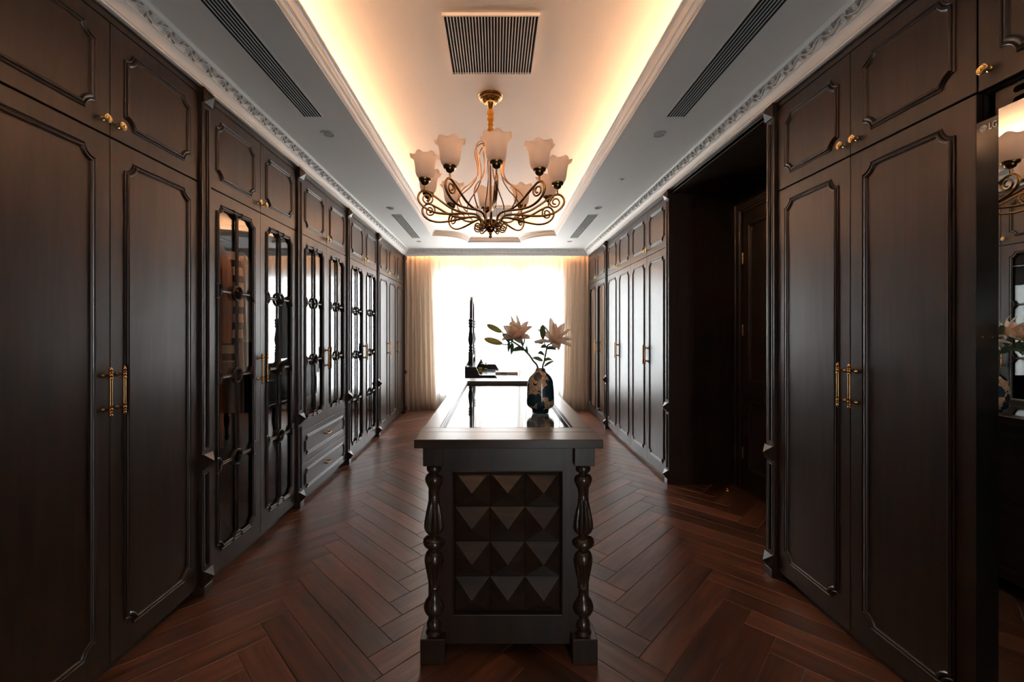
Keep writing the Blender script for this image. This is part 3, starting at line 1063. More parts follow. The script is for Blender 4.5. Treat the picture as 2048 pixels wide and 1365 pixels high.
for x in (0.022, 0.048):
    MB().lathe([(0.0032, 0), (0.0032, 0.0008), (0.0022, 0.0008), (0.0022, 0.0002)], 14, (x, -0.0002, 1.352), axis='y').build('touch_icon', 'print_dark', st)

# ------------------------------------------------------------------ doorway recess on the right
rec = struct('wall_recess', 'dark timber lining of the doorway recess', 'recess')
RY0, RY1 = 2.397, 3.750
MB().box(XR, WXR, RY0, RY1, ZDT - 0.006, ZDT + 0.02).build('lintel', 'cabinet_wood', rec)
MB().box(XR, XR + 0.05, RY0, RY1, ZDT, ZCOR + 0.06).build('header_board', 'cabinet_wood', rec)
MB().box(XR - 0.006, XR, RY0, RY1, ZDT + 0.030, ZDT + 0.036).build('header_bead', 'cabinet_wood', rec)
DX = 2.15
MB().box(DX, WXR, RY0, RY1, 0, ZDT).build('wall_lining', 'cabinet_wood', rec)
# casing (profile swept up, across and down)
def casing():
    path = [(RY1 - 0.006, 0.0), (RY1 - 0.006, 2.50), (RY0 + 0.006, 2.50), (RY0 + 0.006, 0.0)]
    prof = [(0.0, 0.0), (0.0, 0.030), (0.010, 0.034), (0.022, 0.034), (0.028, 0.026), (0.045, 0.024), (0.062, 0.024), (0.068, 0.032), (0.080, 0.030), (0.090, 0.020), (0.104, 0.020), (0.104, 0.0)]
    return MB().sweep(path, prof, False, lambda y, z, h: (DX - h, y, z)).build('door_casing', 'cabinet_wood', rec, smooth=30)
casing()
LY1 = RY1 - 0.112; LY0 = RY0 + 0.112; LM = (LY1 + LY0) / 2
def leaf(i, y0, y1, hinge_far, label):
    d = sgrp(bpy.data.objects.new('door_%d' % i, None), label, 'door'); COL.objects.link(d)
    d.location = (DX, y0, 0.01)
    w = y1 - y0
    MB().box(-0.006, -0.001, 0.001, w - 0.001, 0, 2.385).build('leaf', 'cabinet_wood', d)
    pr = [(0.0, -0.002), (0.0, 0.010), (0.006, 0.018), (0.014, 0.016), (0.020, 0.006), (0.026, 0.004), (0.030, -0.002)]
    m = 0.085
    for (z0, z1) in ((0.19, 0.775), (0.93, 2.27)):
        MB().sweep([(w - m, z0), (m, z0), (m, z1), (w - m, z1)], [(-o, h) for o, h in pr], True, lambda y, z, h: (-0.006 - h, y, z)).build('moulding', 'cabinet_wood', d, smooth=30)
    hy = w - 0.003 if hinge_far else 0.003
    for z in (0.31, 1.37, 1.99):
        MB().lathe([(0.0, -0.052), (0.005, -0.05), (0.007, -0.045), (0.007, -0.02), (0.0065, -0.019), (0.007, -0.018), (0.007, 0.018), (0.0065, 0.019), (0.007, 0.02), (0.007, 0.045), (0.005, 0.05), (0.0, 0.052)], 12, (-0.012, hy, z)).build('hinge', 'brass_bright', d, smooth=40)
    ky = 0.055 if hinge_far else w - 0.055
    sg = 1 if hinge_far else -1
    mb = MB()
    mb.box(-0.012, -0.006, ky - 0.02, ky + 0.02, 0.90, 1.10, 0.003)
    mb.lathe([(0.011, 0.0), (0.009, 0.03), (0.009, 0.045)], 10, (-0.012, ky, 1.0), axis='x')
    mb.tube([(-0.055, ky, 1.0), (-0.058, ky + sg * 0.03, 1.002), (-0.055, ky + sg * 0.11, 0.998)], [0.009, 0.008, 0.007], 8)
    mb.v = [v if i < 0 else v for i, v in enumerate(mb.v)]
    mb2 = MB(); mb2.f = mb.f
    mb2.v = [(-0.012 - (x + 0.012) if x > -0.012 and x > 0 else x, y, z) for x, y, z in mb.v]
    mb2.build('door_lever', 'brass', d, smooth=40)
leaf(1, LM + 0.001, LY1, True, 'dark panelled door leaf on brass hinges deep in the recess')
leaf(2, LY0, LM - 0.001, False, 'dark panelled door leaf hidden behind the near wardrobe')
ds = thing('door_stop', 'small brass dome door stop on the floor by the dark doorway', 'door stop', (1.99, 3.60, 0.0))
MB().lathe([(0.022, 0.0), (0.022, 0.004), (0.018, 0.008), (0.016, 0.020), (0.010, 0.028), (0.0, 0.031)], 18).build('dome', 'brass', ds, smooth=40)
MB().lathe([(0.0165, 0.011), (0.0178, 0.013), (0.0165, 0.016)], 18).build('rubber_ring', 'black', ds, smooth=40)

# ------------------------------------------------------------------ island
IX0, IX1, IY0, IY1, IZ = -0.3296, 0.4335, 1.692, 3.905, 0.933
ICX = (IX0 + IX1) / 2
isl = thing('island', 'dark timber dresser island with glass top and pyramid studded end', 'island', (ICX, (IY0 + IY1) / 2, 0))
ox, oy = ICX, (IY0 + IY1) / 2
def ibox(name, x0, x1, y0, y1, z0, z1, mat='cabinet_wood', c=0.002):
    return MB().box(x0 - ox, x1 - ox, y0 - oy, y1 - oy, z0, z1, c).build(name, mat, isl)
TT = 0.036
YJ0, YJ1 = 1.902, 3.675
ibox('top_board', IX0, IX1, IY0, 1.8215, IZ - TT, IZ, 'table_wood')
ibox('top_board', IX0, IX1, 1.8223, YJ0, IZ - TT, IZ, 'table_wood')
ibox('top_board', IX0, IX1, YJ1, IY1, IZ - TT, IZ, 'table_wood')
GX0, GX1 = -0.253, 0.352
for (x0, x1) in ((IX0, GX0), (GX1, IX1)):
    b = MB().box(-(YJ1 - YJ0) / 2 + 0.0004, (YJ1 - YJ0) / 2 - 0.0004, -(x1 - x0) / 2, (x1 - x0) / 2, IZ - TT, IZ, 0.002)
    b.build('top_board', 'table_wood', isl, loc=((x0 + x1) / 2 - ox, (YJ0 + YJ1) / 2 - oy, 0), rot=(0, 0, R90))
bead = MB().sweep([(GX0 - ox, YJ0 - oy), (GX1 - ox, YJ0 - oy), (GX1 - ox, YJ1 - oy), (GX0 - ox, YJ1 - oy)], [(-0.001, 0.0), (0.003, 0.0008), (0.006, -0.002), (0.007, -0.007), (0.011, -0.008), (0.013, -0.012), (0.014, -0.030)], True, lambda x, y, h: (x, y, IZ + h))
bead.build('glazing_bead', 'table_wood', isl, smooth=30)
ibox('glass_top', GX0 + 0.005, GX1 - 0.005, YJ0 + 0.005, YJ1 - 0.005, IZ - 0.028, IZ - 0.022, 'table_glass', 0)
ibox('display_tray', GX0 - 0.02, GX1 + 0.02, YJ0 - 0.05, YJ1 + 0.05, IZ - 0.12, IZ - 0.11, 'inner_wood', 0)
# body
BX0, BX1 = -0.283, 0.391
FY = 1.765
for (x0, x1) in ((BX0, BX0 + 0.02), (BX1 - 0.02, BX1)):
    ibox('side_panel', x0, x1, FY + 0.02, IY1 - 0.075, 0.055, IZ - TT)
for sx, xx in ((-1, BX0), (1, BX1)):
    for k in range(3):
        y0 = FY + 0.12 + k * 0.63; y1 = y0 + 0.57
        for (z0, z1) in ((0.12, 0.46), (0.50, 0.84)):
            MB().sweep([(y0 - oy, z0), (y1 - oy, z0), (y1 - oy, z1), (y0 - oy, z1)], [(0, 0), (0.0, 0.005), (0.008, 0.008), (0.018, 0.006), (0.02, 0.0)], True, lambda y, z, h, sx=sx, xx=xx: (xx - ox + sx * h, y, z)).build('side_moulding', 'cabinet_wood', isl, smooth=30)
ibox('bottom_panel', BX0, BX1, FY + 0.02, IY1 - 0.095, 0.055, 0.075)
# studded end panels (near and far)
PX0, PX1, PZ0, PZ1 = -0.182, 0.281, 0.173, 0.783
def end_panel(yf, sgn):
    """sgn=-1 faces the camera"""
    mp = lambda x, z, h: (x - ox, yf + sgn * h - oy, z)
    MB().plate([(BX0, 0.056), (BX1, 0.056), (BX1, IZ - TT), (BX0, IZ - TT)], [[(PX0 + 0.004, PZ0 + 0.004), (PX1 - 0.004, PZ0 + 0.004), (PX1 - 0.004, PZ1 - 0.004), (PX0 + 0.004, PZ1 - 0.004)]], mp, -0.020, 0.0).build('end_panel', 'cabinet_wood', isl)
    MB().sweep([(PX0, PZ0), (PX1, PZ0), (PX1, PZ1), (PX0, PZ1)], [(0, -0.004), (0.0, 0.003), (0.003, 0.005), (0.006, 0.003), (0.008, -0.004), (0.009, -0.018)], True, mp).build('panel_moulding', 'cabinet_wood', isl, smooth=30)
    cx = (PX1 - PX0 - 0.018) / 3; cz = (PZ1 - PZ0 - 0.018) / 4
    bx = PX0 + 0.009; bz = PZ0 + 0.009
    g = 0.0006
    mb = MB()
    a, b = cx / 2 - g, cz / 2 - g
    mb.add([mp(ox - a, -b, -0.018 + 0.0), mp(ox + a, -b, -0.018), mp(ox + a, b, -0.018), mp(ox - a, b, -0.018), mp(ox, 0, 0.034)], [(0, 1, 4), (1, 2, 4), (2, 3, 4), (3, 0, 4), (3, 2, 1, 0)])
    mb.v = [(x, y - (yf - oy), z) for x, y, z in mb.v]
    me = mb.mesh('pyramid_block'); me.materials.append(MATS['table_wood'])
    for i in range(3):
        for j in range(4):
            put('pyramid_block', me, isl, (bx + (i + 0.5) * cx - ox, yf - oy, bz + (j + 0.5) * cz))
end_panel(FY, -1)
end_panel(IY1 - 0.075, 1)
# turned legs
def leg_mesh():
    raw = [(245, 35), (250, 38), (262, 41), (275, 38), (281, 28), (286, 22), (291, 26), (297, 40), (308, 47), (320, 49), (333, 46), (345, 41), (360, 34), (375, 30), (395, 27), (415, 27), (418, 30), (424, 30), (450, 35), (480, 41), (510, 47), (540, 52), (565, 54), (580, 52), (592, 47), (602, 37), (608, 26),
           (613, 24), (618, 32), (626, 48), (636, 57), (647, 60), (660, 57), (671, 49), (680, 34), (686, 24), (690, 24), (696, 34), (708, 44), (722, 49), (738, 52), (748, 52), (760, 50), (790, 45), (820, 39), (850, 34), (880, 30), (886, 32), (892, 28), (910, 26), (928, 27), (945, 36), (962, 47), (978, 54), (990, 56), (1005, 53), (1020, 46), (1032, 34), (1040, 24), (1046, 22), (1052, 26), (1062, 34), (1075, 39), (1088, 40), (1100, 37), (1110, 32), (1116, 36), (1122, 45), (1130, 47)]
    prof = []
    for cy, hw in raw:
        z = CAMZ - (840 + cy / 2.6 - 663) / 481.0
        prof.append((hw / 2.6 / 481.0, z))
    def mod(a, i):
        cy = raw[i][0]
        if 418 < cy < 600:
            t = min(1, (cy - 418) / 30.0, (600 - cy) / 25.0)
        elif 745 < cy < 882:
            t = min(1, (cy - 745) / 12.0, (882 - cy) / 25.0)
        else: return 1.0
        return 1.0 - 0.16 * max(0, t) * (0.5 + 0.5 * math.cos(14 * a)) ** 0.7
    return MB().lathe(prof, 112, (0, 0, 0), mod=mod).mesh('leg', 50)
lm = leg_mesh(); lm.materials.append(MATS['turned_wood'])
for X in (-0.259, 0.367):
    for Y in (1.7735, IY1 - 0.085):
        put('leg', lm, isl, (X - ox, Y - oy, 0))
        ibox('plinth_block', X - 0.0515, X + 0.0515, Y - 0.0515, Y + 0.0515, 0, 0.104, 'cabinet_wood', 0.0025)
        ibox('corner_block', X - 0.0415, X + 0.0415, Y - 0.0415, Y + 0.0415, 0.812, IZ - TT, 'cabinet_wood', 0.002)
MB().lathe([(0.0042, 0), (0.0042, 0.0008), (0.0, 0.0008)], 12, (0.268 - ox, 1.82 - oy, IZ)).build('screw_hole', 'black', isl)

# ------------------------------------------------------------------ vase and lilies
VX, VY, VZ = 0.253, 2.38, IZ - 0.022
vs = thing('vase', 'buff stoneware vase painted with dark teal blossoms on the glass top', 'vase', (VX, VY, VZ))
def vase_prof():
    raw = [(975, 0), (975, 150), (955, 153), (930, 155), (912, 165), (900, 180), (885, 205), (860, 232), (835, 247), (800, 252), (740, 251), (660, 248), (580, 245), (520, 242), (470, 238), (420, 231), (380, 222), (345, 206), (315, 185), (285, 155), (260, 128), (240, 108), (220, 96), (200, 90), (182, 88), (176, 84), (182, 78), (215, 80), (260, 110), (330, 190)]
    return [(r / 9.1 / 355.0, (975 - y) / 9.1 / 353.0) for y, r in raw]
MB().lathe(vase_prof(), 48).build('body', 'vase_glaze', vs, smooth=50)

VPX = 355.0
def vp(x, y, dy=0.0):
    """photo pixel to a point near the vase depth"""
    return P3(x, y, VY + dy)

def petal(mb, base, d, side, L, W, curl, cup=0.25, tip=1.0, nu=9, nv=5):
    """petal from base along d, bending by curl (radians) towards +n / -n"""
    d = Vector(d).normalized(); side = Vector(side)
    side = (side - d * side.dot(d)).normalized()
    n = d.cross(side)
    pts = []
    p = Vector(base); ang = 0.0
    rows = []
    for i in range(nu):
        t = i / (nu - 1)
        w = W * (math.sin(PI * (0.08 + 0.92 * t) ** 0.85) ** 0.75 if t < 1 else 0.02)
        w = max(w, W * 0.03)
        dirv = d * math.cos(ang) + n * math.sin(ang)
        nn = -d * math.sin(ang) + n * math.cos(ang)
        for j in range(nv):
            s = -1 + 2 * j / (nv - 1)
            rows.append(p + side * (w * s) + nn * (cup * w * s * s - cup * w * 0.5 + 0.06 * w * math.sin(6 * t + 3 * s)))
        p = p + dirv * (L / (nu - 1))
        ang += curl / (nu - 1) * (0.4 + 1.2 * t) * tip
    f = [(i * nv + j, i * nv + j + 1, (i + 1) * nv + j + 1, (i + 1) * nv + j) for i in range(nu - 1) for j in range(nv - 1)]
    mb.add(rows, f)

def perp(d):
    d = Vector(d).normalized()
    a = Vector((0, 0, 1)) if abs(d.z) < 0.9 else Vector((1, 0, 0))
    u = d.cross(a).normalized(); w = d.cross(u).normalized()
    return d, u, w

def lily(par, base, axis, rings, seed, origin):
    rnd = random.Random(seed)
    d, u, w = perp(axis)
    for (n, spread, L, W, curl, ph) in rings:
        for k in range(n):
            a = ph + 2 * PI * k / n + rnd.uniform(-0.18, 0.18)
            out = u * math.cos(a) + w * math.sin(a)
            sp = spread + rnd.uniform(-0.12, 0.12)
            dirv = d * math.cos(sp) + out * math.sin(sp)
            sidev = d.cross(out)
            mb = MB()
            # n = dir x side must point outward/backwards for a recurving petal
            petal(mb, Vector(base) - Vector(origin), dirv, sidev, 1.45 * L * rnd.uniform(0.9, 1.08), 1.42 * W, curl * rnd.uniform(0.7, 1.3), cup=rnd.uniform(0.15, 0.4))
            mb.build('petal', 'petal', par, smooth=60)

def bud(par, a, b, r, origin, mat='bud'):
    a = Vector(a) - Vector(origin); b = Vector(b) - Vector(origin)
    d = (b - a)
    L = d.length
    mb = MB()
    prof = [(0.12, 0), (0.45, 0.06), (0.72, 0.18), (0.93, 0.35), (1.0, 0.55), (0.9, 0.75), (0.66, 0.9), (0.34, 0.98), (0.08, 1.02)]
    mb.lathe([(q * r * 1.25, h * L) for q, h in prof], 18, mod=lambda an, i: 1 - 0.12 * (0.5 + 0.5 * math.cos(3 * an)) ** 4)
    o = mb.build('bud', mat, par, smooth=60)
    o.location = a
    o.rotation_euler = d.to_track_quat('Z', 'Y').to_euler()
    return o

def leafm(par, a, b, bend, W, origin, mat='leaf', side=None):
    a = Vector(a) - Vector(origin); b = Vector(b) - Vector(origin)
    d = b - a; L = d.length
    sv = Vector(side) if side else Vector((0.35, 0.5, 0.9))
    dn = d.normalized(); sv = (sv - dn * sv.dot(dn)).normalized(); n = dn.cross(sv)
    rows = []; nu = 9
    for i in range(nu):
        t = i / (nu - 1)
        w = 1.35 * W * math.sin(PI * min(1, 0.06 + t * 0.94)) ** 0.7 * (1.1 - 0.5 * t)
        p = a + d * t + Vector((0, 0, 1)) * bend * math.sin(PI * t)
        for s in (-1, 0, 1):
            rows.append(p + sv * w * s + n * (0.28 * w * abs(s)))
    mb = MB(); mb.add(rows, [(i * 3 + j, i * 3 + j + 1, (i + 1) * 3 + j + 1, (i + 1) * 3 + j) for i in range(nu - 1) for j in range(2)])
    return mb.build('leaf', mat, par, smooth=60)

def stem_tube(par, pts, r, origin, name='stem'):
    q = smoothpts([Vector(p) - Vector(origin) for p in pts], 6)
    MB().tube(q, [r * (1 - 0.25 * i / len(q)) for i in range(len(q))], 7).build(name, 'stem', par, smooth=60)

O1 = Vector((VX - 0.012, VY, VZ + 0.05))
l1 = thing('lily_stem', 'leaning lily stem with a cream double bloom and two buds', 'flower', O1, group='lilies in the vase')
stem_tube(l1, [O1, vp(1076, 740), vp(1066, 722), vp(1057, 709, 0.01), vp(1047, 699, 0.0), vp(1035, 690, -0.01), vp(1024, 683, -0.01)], 0.0068, O1)
stem_tube(l1, [vp(1024, 684, -0.01), vp(1012, 690), vp(1003, 688)], 0.0042, O1, 'twig')
stem_tube(l1, [vp(1024, 683, -0.01), vp(1010, 672), vp(1004, 664)], 0.0042, O1, 'twig')
stem_tube(l1, [vp(1045, 694), vp(1049, 680, 0.02), vp(1045, 668, 0.03)], 0.0042, O1, 'twig')
b1 = vp(1036, 676, 0.01)
lily(l1, b1, (-0.30, -0.52, 0.80), [(7, 1.10, 0.072, 0.020, -0.75, 0.2), (7, 0.80, 0.074, 0.021, -0.45, 0.7), (6, 0.52, 0.074, 0.020, -0.2, 0.1), (5, 0.25, 0.068, 0.018, 0.2, 0.5)], 3, O1)
for (tx, ty) in ((1040, 632), (1024, 634), (1058, 648)):
    mb = MB(); petal(mb, b1 - O1, vp(tx, ty, 0.05) - b1, (0.3, 0.2, 1), (vp(tx, ty, 0.05) - b1).length * 1.08, 0.011, -1.0, tip=1.3); mb.build('petal', 'petal', l1, smooth=60)
mb = MB(); petal(mb, b1 - O1, vp(1030, 688, -0.07) - b1, (1, 0, 0.2), 0.070, 0.017, 0.5); mb.build('petal', 'petal', l1, smooth=60)
bud(l1, vp(1004, 665), vp(974, 650, -0.02), 0.0135, O1)
bud(l1, vp(1005, 688), vp(969, 678, -0.02), 0.0150, O1)
for (a, b, bend, W) in (((1006, 668), (1020, 690), 0.005, 0.012), ((1010, 672), (1028, 682), -0.004, 0.014), ((1024, 686), (1022, 712), 0.003, 0.013), ((1018, 684), (1016, 706), 0.002, 0.010), ((1048, 696), (1021, 704), 0.006, 0.012), ((1056, 707), (1053, 691), 0.0, 0.014), ((1046, 692), (1041, 668), 0.0, 0.011), ((1049, 699), (1034, 697), 0.002, 0.010)):
    leafm(l1, vp(*a), vp(*b, -0.02), bend, W, O1)
O2 = Vector((VX + 0.012, VY, VZ + 0.05))
l2 = thing('lily_stem', 'upright lily stem with an open cream bloom and one green bud', 'flower', O2, group='lilies in the vase')
stem_tube(l2, [O2, vp(1085, 740), vp(1088, 725), vp(1092, 705), vp(1095, 692), vp(1104, 687)], 0.0062, O2)
stem_tube(l2, [vp(1093, 697), vp(1088, 684), vp(1086, 678)], 0.0040, O2, 'twig')
b2 = vp(1108, 686, 0.0)
lily(l2, b2, (0.10, -0.48, 0.87), [(6, 1.12, 0.094, 0.017, -0.95, 0.35), (6, 0.66, 0.098, 0.018, -0.35, 0.85), (4, 0.28, 0.086, 0.018, 0.1, 0.3)], 11, O2)
mb = MB(); petal(mb, b2 - O2, vp(1112, 702, -0.06) - b2, (1, 0, 0.1), 0.066, 0.017, 0.4); mb.build('petal', 'petal', l2, smooth=60)
mb = MB(); petal(mb, b2 - O2, vp(1130, 672, -0.03) - b2, (0, 0.2, 1), 0.105, 0.012, 1.9); mb.build('petal', 'petal', l2, smooth=60)
bud(l2, vp(1086, 679, -0.05), vp(1085, 651, -0.07), 0.0135, O2, 'leaf_light')
for (a, b, bend, W, m) in (((1087, 686), (1067, 684), 0.004, 0.010, 'leaf'), ((1093, 692), (1081, 696), 0.003, 0.010, 'leaf'), ((1092, 698), (1114, 701), 0.008, 0.011, 'leaf'), ((1089, 710), (1075, 708), 0.010, 0.010, 'leaf'),
                           ((1086, 722), (1064, 716), 0.006, 0.011, 'leaf_light'), ((1087, 724), (1106, 722), 0.012, 0.010, 'leaf_light'), ((1088, 734), (1110, 722), 0.004, 0.009, 'leaf_light'), ((1093, 690), (1101, 678), 0.0, 0.010, 'leaf')):
    leafm(l2, vp(*a), vp(*b, -0.02), bend, W, O2, m)

# ------------------------------------------------------------------ dressing table
VA0, VA1 = 4.85, 6.50
VL, VR, VH = -0.357, 0.38, 0.771
van = thing('dressing_table', 'black dressing table with arched mirror on turned posts before the window', 'dressing table', (0.01, (VA0 + VA1) / 2, 0))
vo = Vector((0.01, (VA0 + VA1) / 2, 0))
def vbox(name, x0, x1, y0, y1, z0, z1, c=0.002, mat='vanity_wood', par=None):
    return MB().box(x0 - vo.x, x1 - vo.x, y0 - vo.y, y1 - vo.y, z0, z1, c).build(name, mat, par or van)
vbox('table_top', VL - 0.005, VR, VA0, VA1, VH - 0.03, VH, 0.004)
for (y0, y1) in ((VA0 + 0.03, VA0 + 0.50), (VA1 - 0.50, VA1 - 0.03)):
    vbox('drawer_case', VL + 0.02, VR - 0.03, y0, y1, 0.42, VH - 0.03)
    for (z0, z1) in ((0.435, 0.57), (0.58, 0.73)):
        dr = vbox('drawer', VR - 0.03, VR - 0.012, y0 + 0.01, y1 - 0.01, z0, z1)
        MB().lathe([(0.010, 0), (0.006, 0.008), (0.013, 0.018), (0.0, 0.026)], 12, (VR - 0.012 - vo.x, (y0 + y1) / 2 - vo.y, (z0 + z1) / 2), axis='x').build('knob', 'brass', dr, smooth=40)
vbox('apron', VL + 0.02, VL + 0.04, VA0 + 0.50, VA1 - 0.50, 0.42, VH - 0.03)
vbox('centre_drawer', VL + 0.04, VR - 0.02, VA0 + 0.50, VA1 - 0.50, 0.62, VH - 0.03)
for (y0, y1) in ((VA0 + 0.05, VA0 + 0.78), (VA0 + 0.86, VA1 - 0.05)):
    MB().sweep([(y0 - vo.y, 0.45), (y1 - vo.y, 0.45), (y1 - vo.y, 0.71), (y0 - vo.y, 0.71)], [(0, 0), (0.0, 0.006), (0.01, 0.008), (0.02, 0.0)], True, lambda y, z, h: (VL + 0.02 - vo.x - h, y, z)).build('back_moulding', 'vanity_wood', van, smooth=30)
vleg = [(0.026, 0.42), (0.028, 0.405), (0.022, 0.395), (0.030, 0.38), (0.034, 0.355), (0.030, 0.33), (0.018, 0.315), (0.026, 0.30), (0.036, 0.26), (0.034, 0.21), (0.022, 0.15), (0.018, 0.11), (0.026, 0.095), (0.018, 0.08), (0.026, 0.06), (0.030, 0.035), (0.022, 0.01), (0.018, 0.0)]
vlm = MB().lathe(vleg, 20).mesh('leg', 50); vlm.materials.append(MATS['vanity_wood'])
for x in (VL + 0.06, VR - 0.07):
    for y in (VA0 + 0.07, VA0 + 0.46, VA1 - 0.46, VA1 - 0.07):
        put('leg', vlm, van, (x - vo.x, y - vo.y, 0))
SX1 = -0.228
ZS, ZL = 0.957, 0.862
vbox('shelf_top', VL, SX1, VA0 + 0.015, VA1 - 0.015, ZS - 0.018, ZS)
vbox('shelf_back', VL, VL + 0.012, VA0 + 0.015, VA1 - 0.015, VH, ZS - 0.018)
# scrolled crest along the back
cr = [(VA0 + 0.02, ZS)]
for k in range(41):
    t = k / 40
    y = VA0 + 0.02 + t * (VA1 - VA0 - 0.04)
    z = ZS + 0.012 + 0.03 * (1 - abs(2 * t - 1)) + 0.014 * math.sin(t * 6 * PI) ** 2
    cr.append((y, z))
cr.append((VA1 - 0.02, ZS))
MB().prism([(y - vo.y, z) for y, z in cr], lambda y, z, h: (h - vo.x, y, z), VL, VL + 0.012).build('crest', 'vanity_wood', van)
def org_side(y):
    p = [(VL, VH), (0.060, VH + 0.001)]
    for k in range(9):
        t = k / 8
        p.append((0.060 - 0.075 * t, VH + 0.006 + (ZL - VH - 0.006) * (0.5 - 0.5 * math.cos(PI * t))))
    for k in range(9):
        t = k / 8
        p.append((-0.178 - 0.058 * t, ZL + (ZS - ZL) * (0.5 - 0.5 * math.cos(PI * t))))
    p.append((VL, ZS))
    MB().prism([(x - vo.x, z) for x, z in p], lambda x, z, h: (x, h - vo.y, z), y, y + 0.016).build('scrolled_side', 'vanity_wood', van)
org_side(VA0); org_side(VA1 - 0.016)
for k in range(3):
    yk = VA0 + 0.42 + 0.40 * k
    vbox('pigeonhole_divider', VL + 0.012, SX1 - 0.004, yk, yk + 0.012, VH, ZS - 0.018)
# mirror posts
pp = [(0.030, 0.0), (0.030, 0.15), (0.020, 0.155), (0.028, 0.165), (0.030, 0.178), (0.018, 0.19), (0.024, 0.20), (0.030, 0.215), (0.018, 0.23), (0.022, 0.24), (0.034, 0.30), (0.028, 0.36), (0.020, 0.42), (0.017, 0.455), (0.026, 0.465), (0.034, 0.478), (0.020, 0.49), (0.024, 0.50), (0.034, 0.515), (0.022, 0.53), (0.030, 0.545), (0.030, 0.56), (0.016, 0.572), (0.010, 0.578)]
ppm = MB().lathe(pp, 18).mesh('post', 50); ppm.materials.append(MATS['vanity_wood'])
MPX = -0.318
for y in (5.33, 5.97):
    put('post', ppm, van, (MPX - vo.x, y - vo.y, ZS))
mo = [(5.40, ZS + 0.06), (5.90, ZS + 0.06), (5.90, 1.62)]
for k in range(1, 16):
    a = PI * k / 16
    mo.append((5.65 + 0.25 * math.cos(a), 1.62 + 0.215 * math.sin(a)))
mo.append((5.40, 1.62))
mi = [(5.65 + (y - 5.65) * 0.82, 1.35 + (z - 1.35) * 0.90) for y, z in mo]
fr_ = MB().plate([(y - vo.y, z) for y, z in mo], [[(y - vo.y, z) for y, z in mi]], lambda y, z, h: (h - vo.x, y, z), MPX - 0.018, MPX + 0.018)
fr_.build('mirror_frame', 'vanity_wood', van)
MB().prism([(y - vo.y, z) for y, z in mi], lambda y, z, h: (h - vo.x, y, z), MPX + 0.002, MPX + 0.006).build('mirror_glass', 'mirror', van)
MB().prism([(y - vo.y, z) for y, z in mi], lambda y, z, h: (h - vo.x, y, z), MPX - 0.008, MPX + 0.001).build('mirror_back', 'vanity_wood', van)

def bottle(px, Y, label, w, h, liquid, capm):
    X = (px - 991.5) / F * Y
    t = thing('perfume_bottle', label, 'bottle', (X, Y, VH + 0.0005), group='perfume bottles on the dressing table')
    MB().box(-w, w, -w * 0.6, w * 0.6, 0, h, 0.006).build('glass', 'bottle_glass', t)
    MB().box(-w * 0.8, w * 0.8, -w * 0.45, w * 0.45, 0.006, h * 0.55, 0.003).build('liquid', liquid, t)
    MB().lathe([(w * 0.35, h), (w * 0.35, h + 0.008), (w * 0.45, h + 0.010), (w * 0.45, h + 0.032), (0, h + 0.034)], 14).build('cap', capm, t, smooth=40)
bottle(961, 6.06, 'yellow perfume bottle nearest the mirror on the dressing table', 0.030, 0.135, 'perfume', 'black')
bottle(972, 5.96, 'square clear perfume bottle with dark cap in front of the yellow one', 0.022, 0.125, 'bottle_glass', 'chrome')
bk = thing('flat_box', 'flat beige printed box lying on the dressing table', 'box', (0.150, 5.93, VH + 0.0005))
MB().box(-0.155, 0.155, -0.10, 0.10, 0, 0.030, 0.002).build('box', 'paper', bk)
MB().box(-0.09, 0.0, -0.1006, -0.100, 0.009, 0.022).build('print', 'print_dark', bk)

# ------------------------------------------------------------------ curtains
def pleated(name, mat, label, x0t, x1t, x0b, x1b, y, z0, z1, folds, amp, seed, cat='curtain', nz=14, thick=0.004, flare=0.0, group=None):
    rnd = random.Random(seed)
    n = folds * 8 + 1
    ph = [rnd.uniform(-0.5, 0.5) for _ in range(folds + 2)]
    am = [rnd.uniform(0.65, 1.25) for _ in range(folds + 2)]
    mb = MB()
    def fn(u, v):
        z = z1 + (z0 - z1) * v
        xa = x0t + (x0b - x0t) * (v ** 0.7); xb = x1t + (x1b - x1t) * (v ** 0.7)
        k = u * folds
        i = int(min(k, folds - 1)); fr = k - i
        a = am[i] * (1 - fr) + am[i + 1] * fr
        p = ph[i] * (1 - fr) + ph[i + 1] * fr
        wv = math.sin(2 * PI * k + p * (0.5 + v))
        yy = y + amp * a * (0.55 + 0.45 * v) * wv + flare * v * math.sin(k * 1.3 + seed) * 0.5
        xx = xa + (xb - xa) * u + 0.012 * math.sin(4 * PI * k + 1.2) * v
        return (xx, yy, z)
    mb.grid(n, nz, fn)
    o = mb.build(name, mat, smooth=80)
    if thick:
        md = o.modifiers.new('thickness', 'SOLIDIFY'); md.thickness = thick; md.offset = 0
    return tag(o, label, cat, group)
pleated('drape', 'drape_cloth', 'beige pleated floor length curtain on the left of the window', -1.58, -1.12, -1.58, -1.03, 7.205, 0.012, 2.80, 6, 0.034, 4, flare=0.03)
pleated('drape', 'drape_cloth', 'beige pleated floor length curtain on the right of the window', 1.23, 1.60, 1.15, 1.60, 7.205, 0.012, 2.80, 5, 0.036, 9, flare=0.03)
pleated('sheer_curtain', 'sheer_cloth', 'white translucent sheer curtain across the bright window', -1.30, 1.36, -1.30, 1.36, 7.335, 0.015, 2.80, 26, 0.026, 21, thick=0)

